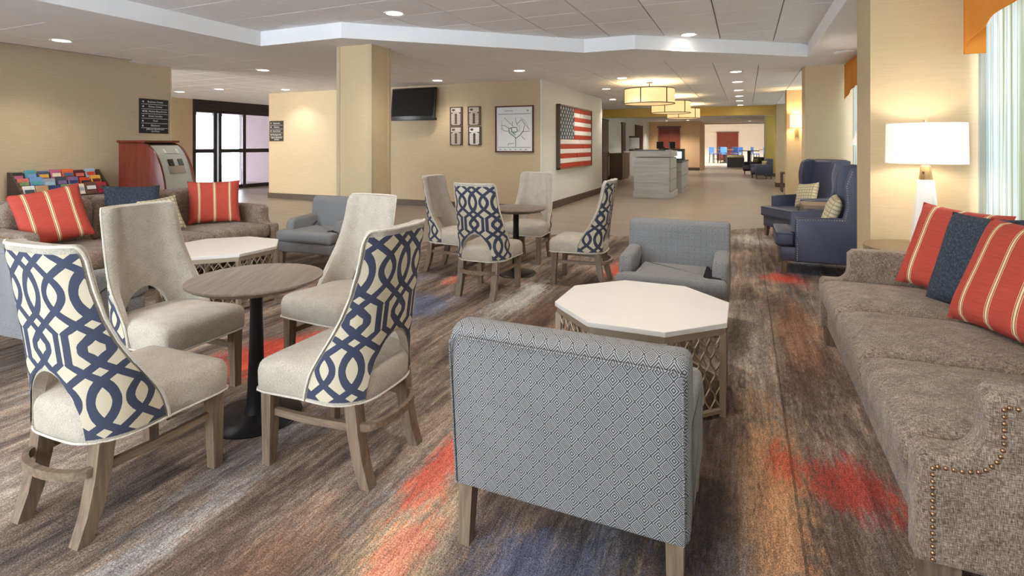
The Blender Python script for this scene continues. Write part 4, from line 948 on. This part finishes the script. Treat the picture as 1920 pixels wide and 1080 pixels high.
# ================================================================== CORRIDOR
# drum pendants
def pendant(y, label, w):
    t = thing('drum_pendant', label, 'pendant lamp', (-1.98, y, 2.36), 0, 'drum pendants over the reception')
    part('lamp_shade', shade(.55, .55, 0, .335, .004, 64), 'shade_glow', t, 50); part('diffuser', lathe(bmesh.new(), [(.53, .01), (.53, .016)], 48), 'shade_glow', t)
    for z in (0, .325): part('hoop', shade(.557, .557, z-.004, z+.014, .012, 64), 'base_brown', t, 50)
    for k in range(6): a = PI*k/3+.35; part('shade_rib', box(bmesh.new(), (.556*math.cos(a), .556*math.sin(a), .167), (.012, .02, .33), 0, 1, Matrix.Rotation(a, 3, 'Z')), 'base_brown', t)
    part('stem', lathe(bmesh.new(), [(.012, .10), (.012, .485)], 12), 'dark_bronze', t, 40); part('canopy', lathe(bmesh.new(), [(.07, .465), (.075, .487)], 24), 'dark_bronze', t, 40)
    bm = bmesh.new()
    for a in (0, PI/3*2, PI/3*4): sweep(bm, [(0, 0, .3), (.55*math.cos(a), .55*math.sin(a), .3)], .006, n=5)
    part('spider', bm, 'dark_bronze', t); light('pendant_bulb', 'POINT', (0, 0, .22), w, (1, .84, .58), t, shadow_soft_size=.12)
pendant(12.2, 'amber drum pendant, first and largest of three over the reception', 22); pendant(15.95, 'amber drum pendant, middle of three over the reception', 22); pendant(19.3, 'amber drum pendant, last of three before the yellow beam', 22)
# sconce
t = thing('wall_sconce', 'lit wall sconce with pale shade on the yellow-lit pier', 'sconce', (1.2, 15.4, 2.05))
part('lamp_shade', shade(.17, .17, -.15, .16, .004, 40), 'sconce_glow', t, 50); part('back_plate', bx(-.05, .05, -.02, .0, -.42, -.1), 'brass', t); part('arm', sweep(bmesh.new(), [(0, -.01, -.38), (0, -.1, -.36), (0, -.12, -.2)], .01), 'brass', t)
for c in t.children: 
    if c.name.startswith('lamp_shade'): c.location.y = -.19
light('sconce_bulb', 'POINT', (0, -.19, 0), 10, (1, .8, .5), t, shadow_soft_size=.06)

# reception desks
t = thing('reception_desk', 'pale grey wood-panelled reception desk with dark top, nearest pod', 'reception desk', (-2.33, 14.75, 0))
part('plinth', bx(-.51, .51, .02, 1.5, 0, .17), 'grey_panel', t); part('front_panel', bx(-.48, .46, .03, .06, .17, 1.10, .003), 'grey_panel', t); part('carcass', bx(-.46, .45, .06, 1.48, .17, 1.1), 'dark_grey', t)
part('upper_band', bx(-.5, .5, 0, 1.5, 1.12, 1.28, .004), 'grey_panel', t); part('worktop', bx(-.51, .36, -.01, 1.4, 1.28, 1.305, .003), 'counter_dark', t); part('corner_block', bx(.36, .51, -.01, .35, 1.28, 1.31, .003), 'grey_panel', t)
for k in range(3): part('side_panel', bx(.45, .48, .08, 1.46, .18+.31*k, .18+.31*k+.295, .003), 'grey_panel', t)
t = thing('reception_desk', 'grey-panelled lower reception pod with screen, behind the first pod', 'reception desk', (-2.05, 16.7, 0))
part('plinth', bx(-.5, .30, 0, 2.0, 0, .1), 'grey_panel', t); part('carcass', bx(-.48, .27, .02, 1.98, .1, .92), 'dark_grey', t); part('front_panel', bx(-.48, .28, 0, .03, .1, .92, .003), 'grey_panel', t)
for k in range(2): part('side_panel', bx(.27, .295, .03, 1.97, .11+.41*k, .11+.41*k+.39, .003), 'grey_panel', t)
part('worktop', bx(-.5, .31, -.02, 2.0, .92, .955, .003), 'counter_dark', t); part('screen_wall', bx(-.5, .28, .9, 1.1, .955, 1.32), 'dark_grey', t)
def monitor(loc, rz, label, lit, s=1.):
    t = thing('desk_monitor', label, 'monitor', loc, rz); t.scale = (s, s, s); s = 1.; part('panel', bx(-.19*s, .19*s, -.02, .02, .06, .42, .006), 'black_plastic', t); part('screen', bx(-.16*s, .16*s, -.024, -.02, .10, .38), lit, t); part('stand', bx(-.07, .07, -.06, .06, 0, .012), 'black_plastic', t); part('neck', bx(-.02, .02, -.012, .012, .01, .1), 'black_plastic', t)
monitor((-1.92, 17.1, .955), 0, 'bright check-in screen standing on the lower reception pod', 'screen_lit', .75)
monitor((-2.2, 15.4, 1.305), PI*.9, 'black monitor turned away on the near reception desk', 'screen_black', .55); monitor((-1.95, 16.0, 1.305), PI*.85, 'second black monitor at the back of the near reception desk', 'screen_black', .55)
t = thing('desk_sign', 'slim dark sign standing at the reception desk corner', 'sign', (-1.9, 15.0, 1.31)); part('upright', bx(-.015, .015, -.04, .04, 0, .2, .003), 'black_plastic', t); part('foot', bx(-.05, .05, -.05, .05, 0, .01), 'black_plastic', t)
t = thing('telephone', 'small dark telephone on the reception desk', 'telephone', (-2.02, 15.2, 1.305), .4); part('body', bx(-.09, .09, -.1, .1, 0, .05, .01), 'black_plastic', t); part('handset', bx(-.09, -.04, -.1, .1, .05, .09, .015), 'black_plastic', t)
# back counter and coffee maker
t = thing('back_counter', 'pale counter along the wall behind the reception desks', 'counter', (-4.85, 25.8, 0)); part('carcass', bx(-.3, .3, -1.2, 1.2, 0, 1.12), 'plastic_white', t); part('worktop', bx(-.32, .32, -1.22, 1.22, 1.12, 1.16), 'plastic_white', t)
t = thing('coffee_maker', 'silver and black coffee maker on the pale back counter', 'coffee maker', (-4.75, 25.1, 1.16), .2); part('body', bx(-.22, .22, -.22, .1, .12, .62, .02), 'plastic_white', t); part('lid', bx(-.25, .25, -.26, .12, .62, .7, .02), 'black_plastic', t); part('base', bx(-.25, .25, -.26, .24, 0, .08, .01), 'black_plastic', t); part('carafe', lathe(bmesh.new(), [(.07, .08), (.09, .16), (.06, .3), (.05, .32)], 20, (.1, .17, 0)), 'black_plastic', t, 40)
# brown consoles along the recessed wall
def console(y0, y1, label):
    t = thing('storage_cabinet', label, 'cabinet', (-4.925, (y0+y1)/2, 0)); h = (y1-y0)/2
    part('carcass', bx(-.25, .25, -h, h, .08, 1.06), 'cabinet_brown', t); part('worktop', bx(-.27, .29, -h-.02, h+.02, 1.06, 1.10, .004), 'cabinet_brown', t); part('toe_kick', bx(-.25, .22, -h+.02, h-.02, 0, .08), 'base_brown', t)
    for k in range(3):
        a = -h+2*h*k/3; d = part('door', bx(.25, .272, a+.015, a+2*h/3-.015, .1, 1.04, .004), 'cabinet_brown', t); part('door_inset', bx(.272, .278, a+.09, a+2*h/3-.09, .18, .96), 'base_brown', d); part('knob', octa(bmesh.new(), (.29, a+.07, .75), .015), 'brass', d)
console(21.95, 23.5, 'dark brown panelled cabinet along the recessed wall, farther of two'); console(17.4, 19.3, 'dark brown panelled cabinet half hidden past the flag wall')

# far seating
def club(loc, rz, label):
    t = thing('club_chair', label, 'armchair', loc, rz, 'navy club chairs in the corridor')
    part('seat', bx(-.26, .26, -.2, .36, .26, .46, .03), 'navy_seat', t, 40); part('backrest', bx(-.37, .37, -.37, -.2, .16, .86, .04, 3), 'navy_vinyl', t, 40)
    for s in (-1, 1):
        a, b = sorted((s*.37, s*.26)); part('armrest', bx(a, b, -.34, .34, .16, .62, .03, 3), 'navy_vinyl', t, 40)
        for y in (-.3, .28): part('leg', leg(bmesh.new(), (s*.31, y, .17), (s*.31, y, 0), .05, .035), 'leg_wood', t)
    part('cushion', bx(-.2, .2, -.2, -.06, .46, .76, .05, 3), 'sage_seat', t, 60)
club((.62, 25.2, 0), PI/2+.25, 'navy club chair with sage cushion, nearer of two beyond the yellow beam'); club((.35, 28.6, 0), PI/2+.5, 'navy club chair with sage cushion, farther of two beyond the yellow beam')
t = thing('side_table', 'small dark table against the pier past the sconce', 'side table', (1.3, 18.6, 0)); part('tabletop', bx(-.3, .3, -.3, .3, .55, .6), 'cabinet_brown', t)
for a in (-1, 1):
    for b in (-1, 1): part('leg', bx(a*.27-.025, a*.27+.025, b*.27-.025, b*.27+.025, 0, .55), 'cabinet_brown', t)
t = thing('upholstered_bench', 'black upholstered bench with pale top in the breakfast area', 'bench', (-.6, 38, 0)); part('base', bx(-.52, .52, -.35, .35, 0, .62, .02), 'black_leather', t); part('seat', bx(-.5, .5, -.35, .35, .62, .78, .05, 3), 'sage_seat', t, 40)
def high_table(loc, label):
    t = thing('high_table', label, 'table', loc, 0, 'high tables'); part('tabletop', bx(-.6, .6, -.45, .45, 1.05, 1.10, .01), 'end_wood', t); part('column', bx(-.1, .1, -.1, .1, .1, 1.05), 'black_leather', t); part('base', lathe(bmesh.new(), [(.4, 0), (.4, .04), (.2, .12)], 24), 'black_leather', t, 40)
high_table((.2, 37.2, 0), 'tall pedestal table beside the black bench'); high_table((-1.5, 46.5, 0), 'tall table among the blue chairs by the far doors'); high_table((1.6, 47, 0), 'tall table among blue chairs near the far white wall corner')
hc = thing('blue_chair', '', 'chair', group='blue high chairs')
part('seat', bx(-.24, .24, -.22, .24, .70, .77, .02), 'blue_seat', hc, 40); part('backrest', bx(-.24, .24, -.27, -.22, .82, 1.28, .03, 3), 'blue_seat', hc, 40)
for a in (-1, 1):
    for b in (-1, 1): part('leg', leg(bmesh.new(), (a*.2, b*.2, .7), (a*.23, b*.23, 0), .045, .04), 'black_leather', hc)
    part('back_post', bx(a*.2-.02, a*.2+.02, -.255, -.225, .7, .9), 'black_leather', hc)
part('foot_rail', bx(-.21, .21, .19, .23, .3, .34), 'black_leather', hc)
for i, (x, y, r, lb) in enumerate([(-2.35, 45.6, -.6, 'blue high chair with dark legs closest to the peach wall end'), (-1.6, 45.3, .1, 'blue high chair in front of the far brown doors'), (-.55, 46.2, .8, 'bright blue high chair between bench and far doors'), (-1.9, 48.4, PI, 'blue high chair on the far side of the table by the doors'), (-.9, 48.3, PI-.3, 'blue high chair facing the viewer before the far doors'), (.7, 46.5, -1.2, 'blue high chair next to the far corner table'), (1.5, 45.6, 0, 'blue high chair nearest the yellow pier end'), (2.2, 48.2, PI, 'blue high chair deepest in the far corner')]):
    if i == 0: hc.location = (x, y, 0); hc.rotation_euler = (0, 0, r); hc['label'] = lb
    else: dup(hc, (x, y, 0), r, lb)
